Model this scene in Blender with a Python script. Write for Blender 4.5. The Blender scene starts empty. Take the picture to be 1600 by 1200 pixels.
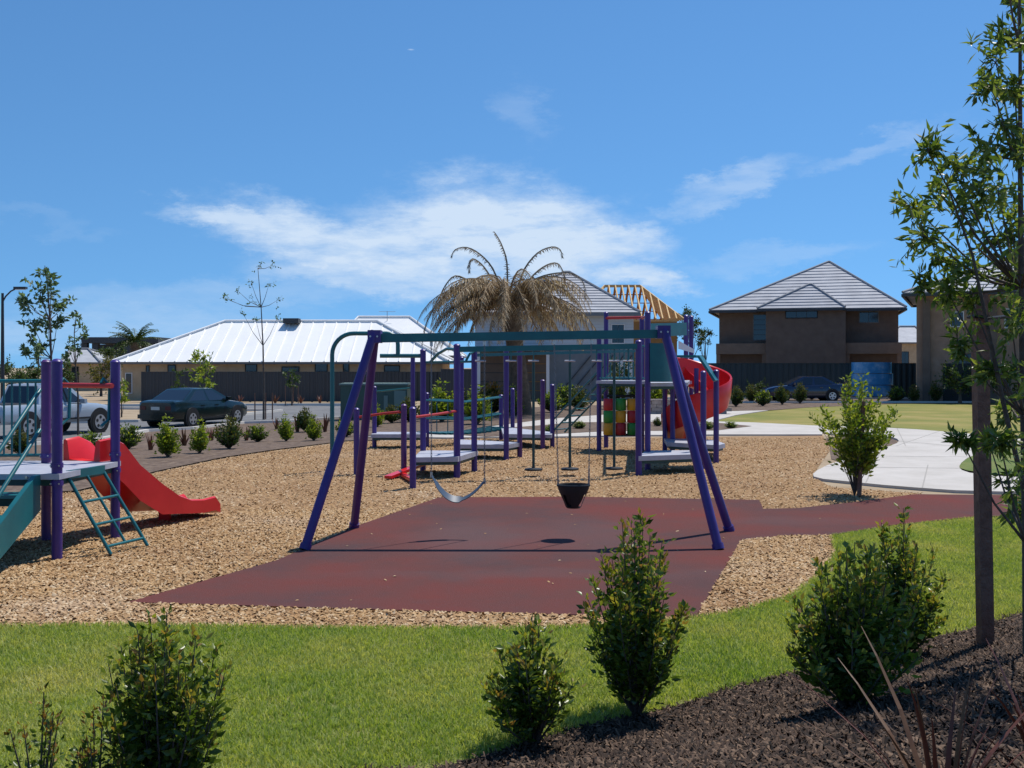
import bpy, bmesh, math, random
import numpy as np
from mathutils import Vector, Matrix
R = math.radians
scene = bpy.context.scene
C = scene.collection
# ------------------------------------------------------------------ camera
F, CX, HY, H = 1600.0, 800.0, 572.0, 2.05     # photo px: focal length, centre, horizon; eye height (m)
cam_d = bpy.data.cameras.new('camera'); cam = bpy.data.objects.new('camera', cam_d); C.objects.link(cam)
cam_d.sensor_width = 36; cam_d.lens = 36.0; cam_d.shift_y = -28/1600.0
cam.location = (0, 0, H); cam.rotation_euler = (R(90), 0, 0)
cam_d.clip_start = 0.05; cam_d.clip_end = 20000
scene.camera = cam
# ------------------------------------------------------------------ sun + sky
SUNV = Vector((0.76, 0.85, 2.43)).normalized()       # from the swing-frame shadow
sun_d = bpy.data.lights.new('sun', 'SUN'); sun_d.energy = 4.4; sun_d.angle = R(0.53); sun_d.color = (1, 0.95, 0.87)
sun = bpy.data.objects.new('sun', sun_d); C.objects.link(sun)
sun.rotation_euler = (-SUNV).to_track_quat('-Z', 'Y').to_euler(); sun.location = (20, 20, 60)
world = bpy.data.worlds.new('World'); scene.world = world; world.use_nodes = True
wt = world.node_tree; wt.nodes.clear()
def wn(t, **k):
    n = wt.nodes.new(t)
    for a, b in k.items(): setattr(n, a, b)
    return n
wl = wt.links.new
sky = wn('ShaderNodeTexSky', sky_type='NISHITA', sun_disc=False)
sky.sun_elevation = math.asin(SUNV.z); sky.sun_rotation = math.atan2(SUNV.x, SUNV.y)
sky.altitude = 50; sky.air_density = 1.0; sky.dust_density = 0.1; sky.ozone_density = 2.0
tc = wn('ShaderNodeTexCoord'); sep = wn('ShaderNodeSeparateXYZ'); wl(tc.outputs['Generated'], sep.inputs[0])
# very clear dry air: the sky keeps its blue down to the horizon (lookup lifted evenly), then a plain white balance
zr = wn('ShaderNodeMapRange', clamp=False); wl(sep.outputs['Z'], zr.inputs['Value']); zr.inputs['From Min'].default_value = 0; zr.inputs['To Min'].default_value = 0.15
sv = wn('ShaderNodeCombineXYZ'); wl(sep.outputs['X'], sv.inputs[0]); wl(sep.outputs['Y'], sv.inputs[1]); wl(zr.outputs[0], sv.inputs[2]); wl(sv.outputs[0], sky.inputs['Vector'])
hs = wn('ShaderNodeMix', data_type='RGBA', blend_type='MULTIPLY'); hs.inputs['Factor'].default_value = 1; wl(sky.outputs[0], hs.inputs[6]); hs.inputs[7].default_value = (.62, 1.02, 1.28, 1)
az = wn('ShaderNodeMath', operation='ARCTAN2'); wl(sep.outputs['X'], az.inputs[0]); wl(sep.outputs['Y'], az.inputs[1])
el = wn('ShaderNodeMath', operation='ARCSINE'); wl(sep.outputs['Z'], el.inputs[0])
cmb = wn('ShaderNodeCombineXYZ'); wl(az.outputs[0], cmb.inputs[0]); wl(el.outputs[0], cmb.inputs[1])
wno = wn('ShaderNodeTexNoise'); wno.inputs['Scale'].default_value = 8; wno.inputs['Detail'].default_value = 10; wno.inputs['Roughness'].default_value = 0.68
wmap = wn('ShaderNodeMapping'); wmap.inputs['Scale'].default_value = (1.0, 2.2, 1); wmap.inputs['Rotation'].default_value = (0, 0, R(-12))
wl(cmb.outputs[0], wmap.inputs['Vector']); wl(wmap.outputs[0], wno.inputs['Vector'])
wsub = wn('ShaderNodeVectorMath', operation='SUBTRACT'); wl(wno.outputs['Color'], wsub.inputs[0]); wsub.inputs[1].default_value = (0.5, 0.5, 0.5)
wmul = wn('ShaderNodeVectorMath', operation='MULTIPLY'); wl(wsub.outputs[0], wmul.inputs[0]); wmul.inputs[1].default_value = (0.2, 0.1, 0)
wadd = wn('ShaderNodeVectorMath', operation='ADD'); wl(cmb.outputs[0], wadd.inputs[0]); wl(wmul.outputs[0], wadd.inputs[1])
# cirrus patches: az, el, half-width, half-height (rad), tilt (deg), strength
CLOUDS = [(-.015, .130, .15, .050, -2, 1.2), (-.16, .115, .145, .030, -14, 1.0), (-.255, .143, .08, .016, -8, .9), (-.12, .088, .14, .026, -4, .8),
          (.085, .125, .08, .026, -6, 1.0), (.115, .083, .06, .016, -6, .95), (.21, .172, .07, .016, 18, .42), (.34, .197, .07, .012, 16, .25),
          (-.43, .127, .06, .008, 0, .08), (.01, .245, .03, .03, 50, .16), (-.40, .035, .22, .022, 0, .35), (-.3, .06, .2, .02, 4, .25), (.24, .10, .10, .012, 4, .2)]
acc = None
for (a, e, ra, re, t, s) in CLOUDS:
    mp = wn('ShaderNodeMapping', vector_type='TEXTURE'); mp.inputs['Location'].default_value = (a, e, 0)
    mp.inputs['Rotation'].default_value = (0, 0, R(t)); mp.inputs['Scale'].default_value = (ra*1.25, re*1.35, 1)
    wl(wadd.outputs[0], mp.inputs['Vector'])
    ln = wn('ShaderNodeVectorMath', operation='LENGTH'); wl(mp.outputs[0], ln.inputs[0])
    mr = wn('ShaderNodeMapRange', interpolation_type='SMOOTHSTEP'); wl(ln.outputs['Value'], mr.inputs['Value'])
    mr.inputs['From Min'].default_value = 1.0; mr.inputs['From Max'].default_value = 0.3; mr.inputs['To Max'].default_value = s
    if acc is None: acc = mr.outputs[0]
    else:
        # screen blend keeps overlaps soft
        m = wn('ShaderNodeMath', operation='MAXIMUM'); wl(acc, m.inputs[0]); wl(mr.outputs[0], m.inputs[1]); acc = m.outputs[0]
fib = wn('ShaderNodeTexNoise'); fib.inputs['Scale'].default_value = 22; fib.inputs['Detail'].default_value = 11; fib.inputs['Roughness'].default_value = 0.66
fmap = wn('ShaderNodeMapping'); fmap.inputs['Scale'].default_value = (0.45, 1.7, 1); fmap.inputs['Rotation'].default_value = (0, 0, R(-14))
wl(cmb.outputs[0], fmap.inputs['Vector']); wl(fmap.outputs[0], fib.inputs['Vector'])
fr = wn('ShaderNodeMapRange'); wl(fib.outputs['Fac'], fr.inputs['Value'])
fr.inputs['From Min'].default_value = 0.34; fr.inputs['From Max'].default_value = 0.56; fr.inputs['To Min'].default_value = 0.42; fr.inputs['To Max'].default_value = 1.0
cm = wn('ShaderNodeMath', operation='MULTIPLY', use_clamp=True); wl(acc, cm.inputs[0]); wl(fr.outputs[0], cm.inputs[1])
pm = wn('ShaderNodeMapping', vector_type='TEXTURE'); pm.inputs['Location'].default_value = (-.0984, .2984, 0); pm.inputs['Scale'].default_value = (.0045, .0011, 1); wl(cmb.outputs[0], pm.inputs['Vector'])
pl = wn('ShaderNodeVectorMath', operation='LENGTH'); wl(pm.outputs[0], pl.inputs[0]); pr = wn('ShaderNodeMapRange', interpolation_type='SMOOTHSTEP'); wl(pl.outputs['Value'], pr.inputs['Value'])
pr.inputs['From Min'].default_value = 1; pr.inputs['From Max'].default_value = 0; pr.inputs['To Max'].default_value = .45       # the one tiny high wisp
pa_ = wn('ShaderNodeMath', operation='ADD', use_clamp=True); wl(cm.outputs[0], pa_.inputs[0]); wl(pr.outputs[0], pa_.inputs[1]); cm = pa_
cm2 = wn('ShaderNodeMath', operation='MULTIPLY', use_clamp=True); wl(cm.outputs[0], cm2.inputs[0]); cm2.inputs[1].default_value = 0.98
mixc = wn('ShaderNodeMix', data_type='RGBA'); wl(cm2.outputs[0], mixc.inputs['Factor']); wl(hs.outputs[2], mixc.inputs[6])
mixc.inputs[7].default_value = (6.0, 7.3, 9.0, 1)
bg = wn('ShaderNodeBackground'); bg.inputs['Strength'].default_value = 0.105; wl(mixc.outputs[2], bg.inputs['Color'])
wo = wn('ShaderNodeOutputWorld'); wl(bg.outputs[0], wo.inputs['Surface'])
vs = scene.view_settings; vs.view_transform = 'Standard'; vs.look = 'None'; vs.gamma = 1.0; vs.use_curve_mapping = False; vs.exposure = 0.0
# ------------------------------------------------------------------ pixel -> place
def ss(a, b, t):
    t = min(1, max(0, (t-a)/(b-a))); return t*t*(3-2*t)
def gz(x, y): return -0.25*ss(22, 34, y)*(1-ss(-9, -1, x))
def edge_y(x): return 5.22+0.70*(x+.36) if x > -.36 else 5.22+0.235*(x+.36)
def mz(x, y): return 0.5*ss(0, 2.2, (edge_y(x)-y)*.84)
def W(px, py, d): return Vector(((px-CX)/F*d, d, H-(py-HY)/F*d))
def XD(px, d): return (px-CX)/F*d
def G(px, py):
    z = 0.0
    for _ in range(12):
        d = F*(H-z)/(py-HY); z = gz((px-CX)/F*d, d)
    return Vector(((px-CX)/F*d, d, z))
def M(px, py):                                  # on the mulch mound
    d = 2.0
    while d < 12:
        p = W(px, py, d)
        if p.z <= mz(p.x, p.y): return p
        d += 0.01
    return G(px, py)
def inpoly(P, poly):
    x, y = P[:, 0], P[:, 1]; r = np.zeros(len(P), bool); n = len(poly)
    for i in range(n):
        x0, y0 = poly[i][:2]; x1, y1 = poly[(i+1) % n][:2]
        if y0 == y1: continue
        c = ((y0 > y) != (y1 > y)) & (x < (x1-x0)*(y-y0)/(y1-y0)+x0); r ^= c
    return r
# ------------------------------------------------------------------ materials
MATS = {}
def mat(name, col, rough=0.6, var=None, scale=8, bump=0, bscale=40, metallic=0, island=None, trans=0, spec=None, coord='Object', coat=0, detail=5):
    m = bpy.data.materials.new(name); m.use_nodes = True; nt = m.node_tree; b = nt.nodes['Principled BSDF']; L = nt.links.new
    b.inputs['Base Color'].default_value = (*col, 1); b.inputs['Roughness'].default_value = rough; b.inputs['Metallic'].default_value = metallic
    if spec is not None: b.inputs['Specular IOR Level'].default_value = spec
    if coat: b.inputs['Coat Weight'].default_value = coat
    out = None
    t = nt.nodes.new('ShaderNodeTexCoord')
    if island:                                     # each separate leaf / chip / blade has its own tint
        g = nt.nodes.new('ShaderNodeNewGeometry'); cr = nt.nodes.new('ShaderNodeValToRGB')
        els = cr.color_ramp.elements
        while len(els) < len(island): els.new(0.5)
        for i, c in enumerate(island): els[i].position = i/(len(island)-1); els[i].color = (*c, 1)
        L(g.outputs['Random Per Island'], cr.inputs[0]); out = cr.outputs[0]
    if var:
        n = nt.nodes.new('ShaderNodeTexNoise'); n.inputs['Scale'].default_value = scale; n.inputs['Detail'].default_value = detail; n.inputs['Roughness'].default_value = 0.65
        L(t.outputs[coord], n.inputs['Vector'])
        cr = nt.nodes.new('ShaderNodeValToRGB'); els = cr.color_ramp.elements
        cols = [var, col] if not isinstance(var[0], tuple) else list(var)
        while len(els) < len(cols): els.new(0.5)
        for i, c in enumerate(cols): els[i].position = 0.32+0.36*i/(len(cols)-1); els[i].color = (*c, 1)
        L(n.outputs['Fac'], cr.inputs[0])
        if out:
            mx = nt.nodes.new('ShaderNodeMix'); mx.data_type = 'RGBA'; mx.inputs['Factor'].default_value = 0.5; L(out, mx.inputs[6]); L(cr.outputs[0], mx.inputs[7]); out = mx.outputs[2]
        else: out = cr.outputs[0]
    if out: L(out, b.inputs['Base Color'])
    if bump:
        n2 = nt.nodes.new('ShaderNodeTexNoise'); n2.inputs['Scale'].default_value = bscale; n2.inputs['Detail'].default_value = 4
        L(t.outputs[coord], n2.inputs['Vector']); bp = nt.nodes.new('ShaderNodeBump'); bp.inputs['Strength'].default_value = bump; bp.inputs['Distance'].default_value = 0.02
        L(n2.outputs['Fac'], bp.inputs['Height']); L(bp.outputs[0], b.inputs['Normal'])
    if trans:
        tr = nt.nodes.new('ShaderNodeBsdfTranslucent'); tr.inputs['Color'].default_value = (*[min(1, c*1.5) for c in col], 1)
        if out:
            g2 = nt.nodes.new('ShaderNodeMix'); g2.data_type = 'RGBA'; g2.blend_type = 'MULTIPLY'; g2.inputs['Factor'].default_value = 1
            L(out, g2.inputs[6]); g2.inputs[7].default_value = (1.5, 1.45, .7, 1); L(g2.outputs[2], tr.inputs['Color'])
        ms = nt.nodes.new('ShaderNodeMixShader'); ms.inputs[0].default_value = trans
        L(b.outputs[0], ms.inputs[1]); L(tr.outputs[0], ms.inputs[2]); L(ms.outputs[0], nt.nodes['Material Output'].inputs['Surface'])
    MATS[name] = m; return m
mat('dry_earth', (.33, .24, .15), .95, ((.24, .17, .10), (.36, .27, .17), (.42, .33, .22)), .6, .4, 14)
mat('bark_floor', (.32, .2, .1), .95, ((.16, .085, .035), (.33, .19, .085), (.46, .3, .15)), 22, 1, 38)
mat('bark_chip', (.38, .22, .1), .85, ((.22, .11, .045), (.40, .24, .10), (.50, .37, .25)), .42, island=[(.10, .045, .018), (.30, .155, .06), (.46, .27, .115), (.55, .37, .19), (.80, .66, .46)])
mat('rubber', (.15, .045, .038), .95, ((.085, .052, .053), (.13, .05, .045), (.17, .043, .036)), .4, .5, 120, spec=.15)
mat('concrete', (.54, .50, .455), .85, ((.46, .425, .38), (.56, .52, .475)), 1.1, .25, 60)
mat('lawn_base', (.12, .17, .03), .95, ((.09, .15, .02), (.14, .18, .035), (.24, .22, .07)), .9, .9, 60)
mat('far_lawn', (.20, .2, .035), .95, ((.15, .17, .025), (.23, .21, .04), (.32, .25, .075)), .35, .6, 25)
mat('grass_blade', (.2, .28, .05), .6, ((.10, .25, .012), (.32, .40, .07), (.62, .54, .22)), .55, island=[(.15, .22, .03), (.31, .38, .075), (.47, .5, .15), (.64, .58, .3)], trans=.42)
mat('mulch', (.03, .02, .015), .95, ((.01, .006, .005), (.035, .022, .016)), 18, 1, 30)
mat('mulch_chip', (.06, .04, .03), .9, island=[(.008, .005, .003), (.035, .019, .011), (.07, .04, .025), (.2, .13, .085)])
mat('bed_soil', (.13, .085, .058), .95, ((.075, .046, .03), (.135, .09, .062), (.21, .15, .105)), 5, 1, 18)
mat('asphalt', (.16, .16, .165), .9, ((.13, .13, .135), (.19, .19, .19)), .8, .3, 80)
mat('purple', (.052, .026, .20), .38, ((.046, .023, .17), (.062, .03, .22)), 3)
mat('purple_warm', (.085, .026, .155), .42, ((.07, .022, .13), (.1, .03, .17)), 3)
mat('teal', (.006, .125, .145), .38, ((.005, .105, .125), (.01, .15, .165)), 3)
mat('teal_dark', (.012, .06, .06), .45)
mat('red', (.70, .018, .02), .3, ((.63, .014, .017), (.74, .025, .025)), 2.5)
mat('red_paint', (.45, .03, .03), .45)
mat('deck_grey', (.42, .43, .5), .55, ((.36, .37, .44), (.47, .48, .54)), 5)
mat('yellow_plastic', (.72, .33, .01), .4); mat('green_plastic', (.03, .25, .03), .4); mat('red_plastic', (.45, .015, .02), .4)
mat('black_rubber', (.012, .012, .013), .55); mat('belt_blue', (.055, .085, .13), .5)
mat('chain', (.22, .22, .23), .4, metallic=.8)
mat('steel', (.5, .5, .5), .35, metallic=.9)
mat('car_green', (.002, .012, .011), .25, coat=.35); mat('car_silver', (.42, .48, .54), .3, metallic=.25, coat=.6); mat('car_blue', (.008, .016, .055), .2, coat=1)
mat('glass_dark', (.012, .018, .028), .08, spec=.8); mat('tyre', (.012, .012, .012), .8); mat('alloy', (.6, .61, .63), .3, metallic=.7)
mat('tail_red', (.08, .006, .008), .25); mat('headlight', (.7, .72, .75), .15); mat('plate', (.6, .6, .55), .5); mat('trim_black', (.015, .015, .016), .6)
mat('roof_white', (.92, .91, .88), .4, ((.87, .86, .83), (.94, .93, .9)), .5); mat('gutter', (.16, .15, .14), .5)
mat('wall_tan', (.52, .38, .24), .9, ((.46, .33, .2), (.56, .42, .27)), 2, .2, 30)
mat('wall_brown', (.17, .122, .095), .9, ((.145, .103, .08), (.19, .138, .108)), 1.5, .3, 30); mat('wall_brown_light', (.23, .168, .128), .9, ((.2, .145, .11), (.25, .185, .14)), 1.5)
mat('wall_clay', (.36, .23, .165), .9, ((.3, .19, .13), (.4, .26, .19)), 2, .2, 30)
mat('wall_grey', (.2, .215, .23), .85, ((.175, .19, .2), (.22, .235, .25)), 1.5); mat('board_white', (.6, .63, .66), .7)
mat('roof_tile', (.40, .41, .44), .75, ((.33, .34, .37), (.44, .45, .48)), 1.2); mat('roof_tile_dark', (.25, .26, .28), .75)
mat('fence_dark', (.045, .05, .056), .55); mat('fence_green', (.03, .045, .048), .6)
mat('timber', (.72, .47, .2), .75, ((.6, .36, .13), (.76, .52, .25)), 3); mat('timber_brown', (.38, .19, .06), .85)
mat('stake', (.22, .11, .075), .85, ((.16, .075, .05), (.27, .145, .10)), 14, .5, 60); mat('bark_trunk', (.11, .085, .065), .9, ((.07, .05, .04), (.15, .12, .095)), 14, .6, 40)
mat('kiosk_green', (.055, .11, .085), .5); mat('kiosk_light', (.18, .26, .22), .5)
mat('wrap_blue', (.05, .3, .62), .3, ((.03, .24, .55), (.06, .34, .68), (.3, .55, .8)), 1.6); mat('pallet_wood', (.35, .25, .15), .85)
mat('block', (.34, .27, .24), .9, ((.27, .21, .19), (.39, .32, .28)), 4, .3, 30)
mat('kerb', (.62, .59, .54), .85); mat('dark_steel', (.02, .026, .034), .45); mat('lamp_glass', (.6, .6, .6), .3)
DG = [(.036, .07, .01), (.07, .12, .018), (.125, .19, .03), (.22, .27, .055)]
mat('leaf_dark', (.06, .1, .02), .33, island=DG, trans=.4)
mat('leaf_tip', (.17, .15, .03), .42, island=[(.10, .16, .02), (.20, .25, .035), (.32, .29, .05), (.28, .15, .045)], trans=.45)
mat('leaf_bright', (.1, .15, .016), .42, island=[(.07, .12, .012), (.14, .21, .02), (.24, .32, .035), (.38, .4, .06)], trans=.45)
mat('leaf_tree', (.05, .085, .02), .38, island=[(.05, .09, .018), (.095, .155, .03), (.16, .225, .045), (.26, .3, .07)], trans=.45)
mat('leaf_grey', (.06, .10, .055), .45, island=[(.05, .09, .045), (.10, .16, .08), (.16, .23, .12)], trans=.42)
mat('leaf_mid', (.06, .10, .02), .5, island=[(.025, .05, .01), (.05, .09, .018), (.09, .14, .025)], trans=.3)
mat('leaf_olive', (.1, .1, .02), .5, island=[(.05, .06, .012), (.11, .11, .02), (.2, .17, .03)], trans=.3)
mat('leaf_orange', (.25, .11, .02), .5, island=[(.1, .08, .015), (.26, .13, .02), (.34, .17, .03)], trans=.3)
mat('flax', (.14, .045, .03), .5, island=[(.085, .022, .02), (.16, .05, .03), (.22, .09, .04)], trans=.2); mat('flax_tan', (.17, .08, .035), .5, ((.11, .05, .022), (.2, .1, .045)), 8, trans=.2)
mat('frond_dead', (.36, .24, .12), .9, island=[(.10, .062, .032), (.24, .16, .088), (.40, .29, .17), (.66, .54, .37)], trans=.15); mat('frond_grey', (.2, .165, .12), .9, island=[(.1, .08, .06), (.21, .17, .12), (.3, .25, .18)])
mat('palm_trunk', (.13, .09, .06), .95, ((.08, .055, .035), (.17, .12, .08)), 6, 1, 12)
mat('stone_white', (.55, .5, .45), .9); mat('white_paint', (.75, .75, .75), .5); mat('rope', (.1, .1, .1), .8)
# ------------------------------------------------------------------ mesh helpers
class MB:
    def __init__(s): s.v = []; s.f = []
    def add(s, vs, fs):
        o = len(s.v); s.v += [tuple(v) for v in vs]; s.f += [tuple(i+o for i in f) for f in fs]; return s
    def hexa(s, p):                                # 8 corners: bottom 4 (ccw), top 4
        return s.add(p, [(3, 2, 1, 0), (4, 5, 6, 7), (0, 1, 5, 4), (1, 2, 6, 5), (2, 3, 7, 6), (3, 0, 4, 7)])
    def box(s, c, d, rz=0):
        x, y, z = [k/2 for k in d]; ca, sa = math.cos(rz), math.sin(rz); P = []
        for zz in (-z, z):
            for (a, b) in ((-x, -y), (x, -y), (x, y), (-x, y)): P.append((c[0]+a*ca-b*sa, c[1]+a*sa+b*ca, c[2]+zz))
        return s.hexa(P)
    def bx(s, x0, x1, y0, y1, z0, z1): return s.box(((x0+x1)/2, (y0+y1)/2, (z0+z1)/2), (abs(x1-x0), abs(y1-y0), abs(z1-z0)))
    def beam(s, p, q, w, h, up=(0, 0, 1)):
        p, q = Vector(p), Vector(q); d = (q-p).normalized(); up = Vector(up)
        if abs(d.dot(up)) > .99: up = Vector((0, 1, 0))
        a = d.cross(up).normalized()*w/2; b = a.cross(d).normalized()*h/2
        return s.hexa([p-a-b, p+a-b, q+a-b, q-a-b, p-a+b, p+a+b, q+a+b, q-a+b])
    def tube(s, pts, r, n=8, cap=True):
        pts = [Vector(p) for p in pts]; k = len(pts); rr = r if isinstance(r, (list, tuple)) else [r]*k
        o = len(s.v); ref = None
        for i, p in enumerate(pts):
            d = (pts[min(i+1, k-1)]-pts[max(i-1, 0)]).normalized()
            if ref is None: ref = d.orthogonal().normalized()
            a = (ref-d*ref.dot(d)).normalized(); ref = a; b = d.cross(a)
            for j in range(n):
                t = 2*math.pi*j/n; s.v.append(tuple(p+(a*math.cos(t)+b*math.sin(t))*rr[i]))
        for i in range(k-1):
            for j in range(n):
                j2 = (j+1) % n; s.f.append((o+i*n+j, o+i*n+j2, o+(i+1)*n+j2, o+(i+1)*n+j))
        if cap: s.f.append(tuple(o+j for j in reversed(range(n)))); s.f.append(tuple(o+(k-1)*n+j for j in range(n)))
        return s
    def prism(s, poly, z0, z1):
        n = len(poly)
        return s.add([(p[0], p[1], z0) for p in poly]+[(p[0], p[1], z1) for p in poly],
                     [tuple(reversed(range(n))), tuple(range(n, 2*n))]+[(i, (i+1) % n, n+(i+1) % n, n+i) for i in range(n)])
    def lathe(s, prof, c, n=16):
        o = len(s.v); k = len(prof)
        for (r, z) in prof:
            for j in range(n):
                t = 2*math.pi*j/n; s.v.append((c[0]+r*math.cos(t), c[1]+r*math.sin(t), c[2]+z))
        for i in range(k-1):
            for j in range(n):
                j2 = (j+1) % n; s.f.append((o+i*n+j, o+i*n+j2, o+(i+1)*n+j2, o+(i+1)*n+j))
        s.f.append(tuple(o+j for j in reversed(range(n)))); s.f.append(tuple(o+(k-1)*n+j for j in range(n))); return s
    def disc_x(s, c, r, w, n=20, axis=(0, 1, 0)):   # a cylinder with its axis along `axis`
        a = Vector(axis).normalized()*w/2; c = Vector(c); return s.tube([c-a, c+a], r, n)
def wloc(o):
    v = Vector((0, 0, 0))
    while o is not None: v += o.location; o = o.parent
    return v
def tag(o, label=None, cat=None, group=None, kind=None):
    if label: o['label'] = label
    if cat: o['category'] = cat
    if group: o['group'] = group
    if kind: o['kind'] = kind
    return o
def thing(name, loc, label, cat, group=None):
    o = bpy.data.objects.new(name, None); C.objects.link(o); o.location = loc; o.empty_display_size = .2
    return tag(o, label, cat, group)
def link_mesh(name, me, m, parent, smooth, origin):
    me.materials.append(MATS[m] if isinstance(m, str) else m)
    if smooth:
        me.polygons.foreach_set('use_smooth', [True]*len(me.polygons)); me.set_sharp_from_angle(angle=R(smooth if smooth > 1 else 40))
    o = bpy.data.objects.new(name, me); C.objects.link(o)
    if parent is not None: o.parent = parent
    else: o.location = origin
    return o
def build(name, mb, m, parent=None, smooth=0, origin=None):
    """world-space vertices -> one object; a part keeps its parent's origin, a thing gets its own base as origin"""
    if parent is not None: org = wloc(parent)
    elif origin is not None: org = Vector(origin)
    else:
        a = np.array(mb.v); org = Vector(((a[:, 0].min()+a[:, 0].max())/2, (a[:, 1].min()+a[:, 1].max())/2, a[:, 2].min()))
    me = bpy.data.meshes.new(name); me.from_pydata([(v[0]-org.x, v[1]-org.y, v[2]-org.z) for v in mb.v], [], mb.f); me.update()
    return link_mesh(name, me, m, parent, smooth, org)
def np_build(name, V, Fc, m, parent=None, origin=(0, 0, 0), smooth=0):
    """numpy verts (n,3) in world space, list of face arrays (k,3)/(k,4)"""
    org = np.array(wloc(parent) if parent is not None else origin, float)
    me = bpy.data.meshes.new(name); me.vertices.add(len(V)); me.vertices.foreach_set('co', (V-org).astype(np.float32).ravel())
    loops = np.concatenate([f.ravel() for f in Fc]); sizes = np.concatenate([np.full(len(f), f.shape[1]) for f in Fc])
    me.loops.add(len(loops)); me.loops.foreach_set('vertex_index', loops.astype(np.int32))
    me.polygons.add(len(sizes)); me.polygons.foreach_set('loop_start', np.concatenate([[0], np.cumsum(sizes)[:-1]]).astype(np.int32))
    me.update(calc_edges=True); me.validate()
    return link_mesh(name, me, m, parent, smooth, Vector(org))
def copy_tree(o, parent=None):
    c = o.copy(); C.objects.link(c)
    if parent is not None: c.parent = parent
    for ch in list(o.children): copy_tree(ch, c)
    return c
def sheet(name, poly, m, off, zf=gz, step=1.0, skirt=0, parent=None):
    """a draped ground sheet; poly in world xy"""
    bm = bmesh.new(); vs_ = [bm.verts.new((p[0], p[1], 0)) for p in poly]; bm.faces.new(vs_); bmesh.ops.triangulate(bm, faces=bm.faces[:])
    if step:
        xs = [p[0] for p in poly]; ys = [p[1] for p in poly]
        for ax, lo, hi in ((0, min(xs), max(xs)), (1, min(ys), max(ys))):
            k = math.ceil(lo/step)*step
            while k < hi:
                co = (k, 0, 0) if ax == 0 else (0, k, 0); no = (1, 0, 0) if ax == 0 else (0, 1, 0)
                bmesh.ops.bisect_plane(bm, geom=bm.verts[:]+bm.edges[:]+bm.faces[:], plane_co=co, plane_no=no); k += step
    bmesh.ops.recalc_face_normals(bm, faces=bm.faces[:])
    for f in bm.faces:
        if f.normal.z < 0: f.normal_flip()
    for v in bm.verts: v.co.z = zf(v.co.x, v.co.y)+off
    if skirt:
        be = [e for e in bm.edges if e.is_boundary]; r = bmesh.ops.extrude_edge_only(bm, edges=be)
        for g in r['geom']:
            if isinstance(g, bmesh.types.BMVert): g.co.z -= skirt
    me = bpy.data.meshes.new(name); bm.to_mesh(me); bm.free(); me.materials.append(MATS[m])
    o = bpy.data.objects.new(name, me); C.objects.link(o)
    if parent is not None: o.parent = parent
    else: o['kind'] = 'structure'
    return o
def gp(pts): return [tuple(G(*p)[:2]) for p in pts]
def smooth_poly(pts, it=2):
    for _ in range(it):
        q = []
        for i in range(len(pts)):
            a, b = pts[i], pts[(i+1) % len(pts)]; q += [(a[0]*.75+b[0]*.25, a[1]*.75+b[1]*.25), (a[0]*.25+b[0]*.75, a[1]*.25+b[1]*.75)]
        pts = q
    return pts
rng = np.random.default_rng(7); random.seed(7)
# ------------------------------------------------------------------ ground, beds, paths
def ground_z(x, y): return gz(x, y)
bm = bmesh.new()
xs_ = [-600, -200, -60]+[-40+2*i for i in range(24)]+[20, 60, 200, 600]; ys_ = [-80, -10, 5, 15]+[20+2*i for i in range(10)]+[45, 60, 90, 200, 1200]
gv = [[bm.verts.new((x, y, gz(x, y))) for x in xs_] for y in ys_]
for j in range(len(ys_)-1):
    for i in range(len(xs_)-1): bm.faces.new((gv[j][i], gv[j][i+1], gv[j+1][i+1], gv[j+1][i]))
me = bpy.data.meshes.new('ground'); bm.to_mesh(me); bm.free(); me.materials.append(MATS['dry_earth'])
go = bpy.data.objects.new('ground', me); C.objects.link(go); go['kind'] = 'structure'
CHIPS = gp([(-500, 985), (0, 983), (200, 981), (500, 986), (830, 986), (950, 982), (1060, 974), (1140, 962), (1230, 938), (1285, 900), (1306, 868), (1300, 838),
            (1420, 800), (1440, 772), (1300, 762), (1268, 745), (1300, 700), (1285, 681), (1000, 684), (760, 686), (600, 689), (540, 691), (430, 705), (345, 718), (250, 738), (120, 770), (0, 778), (-500, 800)])
sheet('bark_ground', CHIPS, 'bark_floor', .008)
RUB = gp([(200, 944), (430, 879), (560, 823), (640, 795), (686, 779), (900, 778), (1186, 783), (1193, 797), (1245, 796), (1330, 787), (1430, 774), (1620, 776), (1900, 778), (1900, 806), (1620, 808), (1525, 809), (1400, 822), (1300, 838), (1225, 839), (1158, 846), (1086, 969), (640, 957)])
nt = MATS['rubber'].node_tree; bs_ = nt.nodes['Principled BSDF']; src_ = bs_.inputs['Base Color'].links[0].from_socket; tcn = nt.nodes.new('ShaderNodeTexCoord'); acc_ = src_
dn = nt.nodes.new('ShaderNodeTexNoise'); dn.inputs['Scale'].default_value = 1.6; dn.inputs['Detail'].default_value = 5; nt.links.new(tcn.outputs['Object'], dn.inputs['Vector'])
dv = nt.nodes.new('ShaderNodeVectorMath'); dv.operation = 'MULTIPLY_ADD'; nt.links.new(dn.outputs['Color'], dv.inputs[0]); dv.inputs[1].default_value = (.9, .9, 0); nt.links.new(tcn.outputs['Object'], dv.inputs[2])
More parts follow.
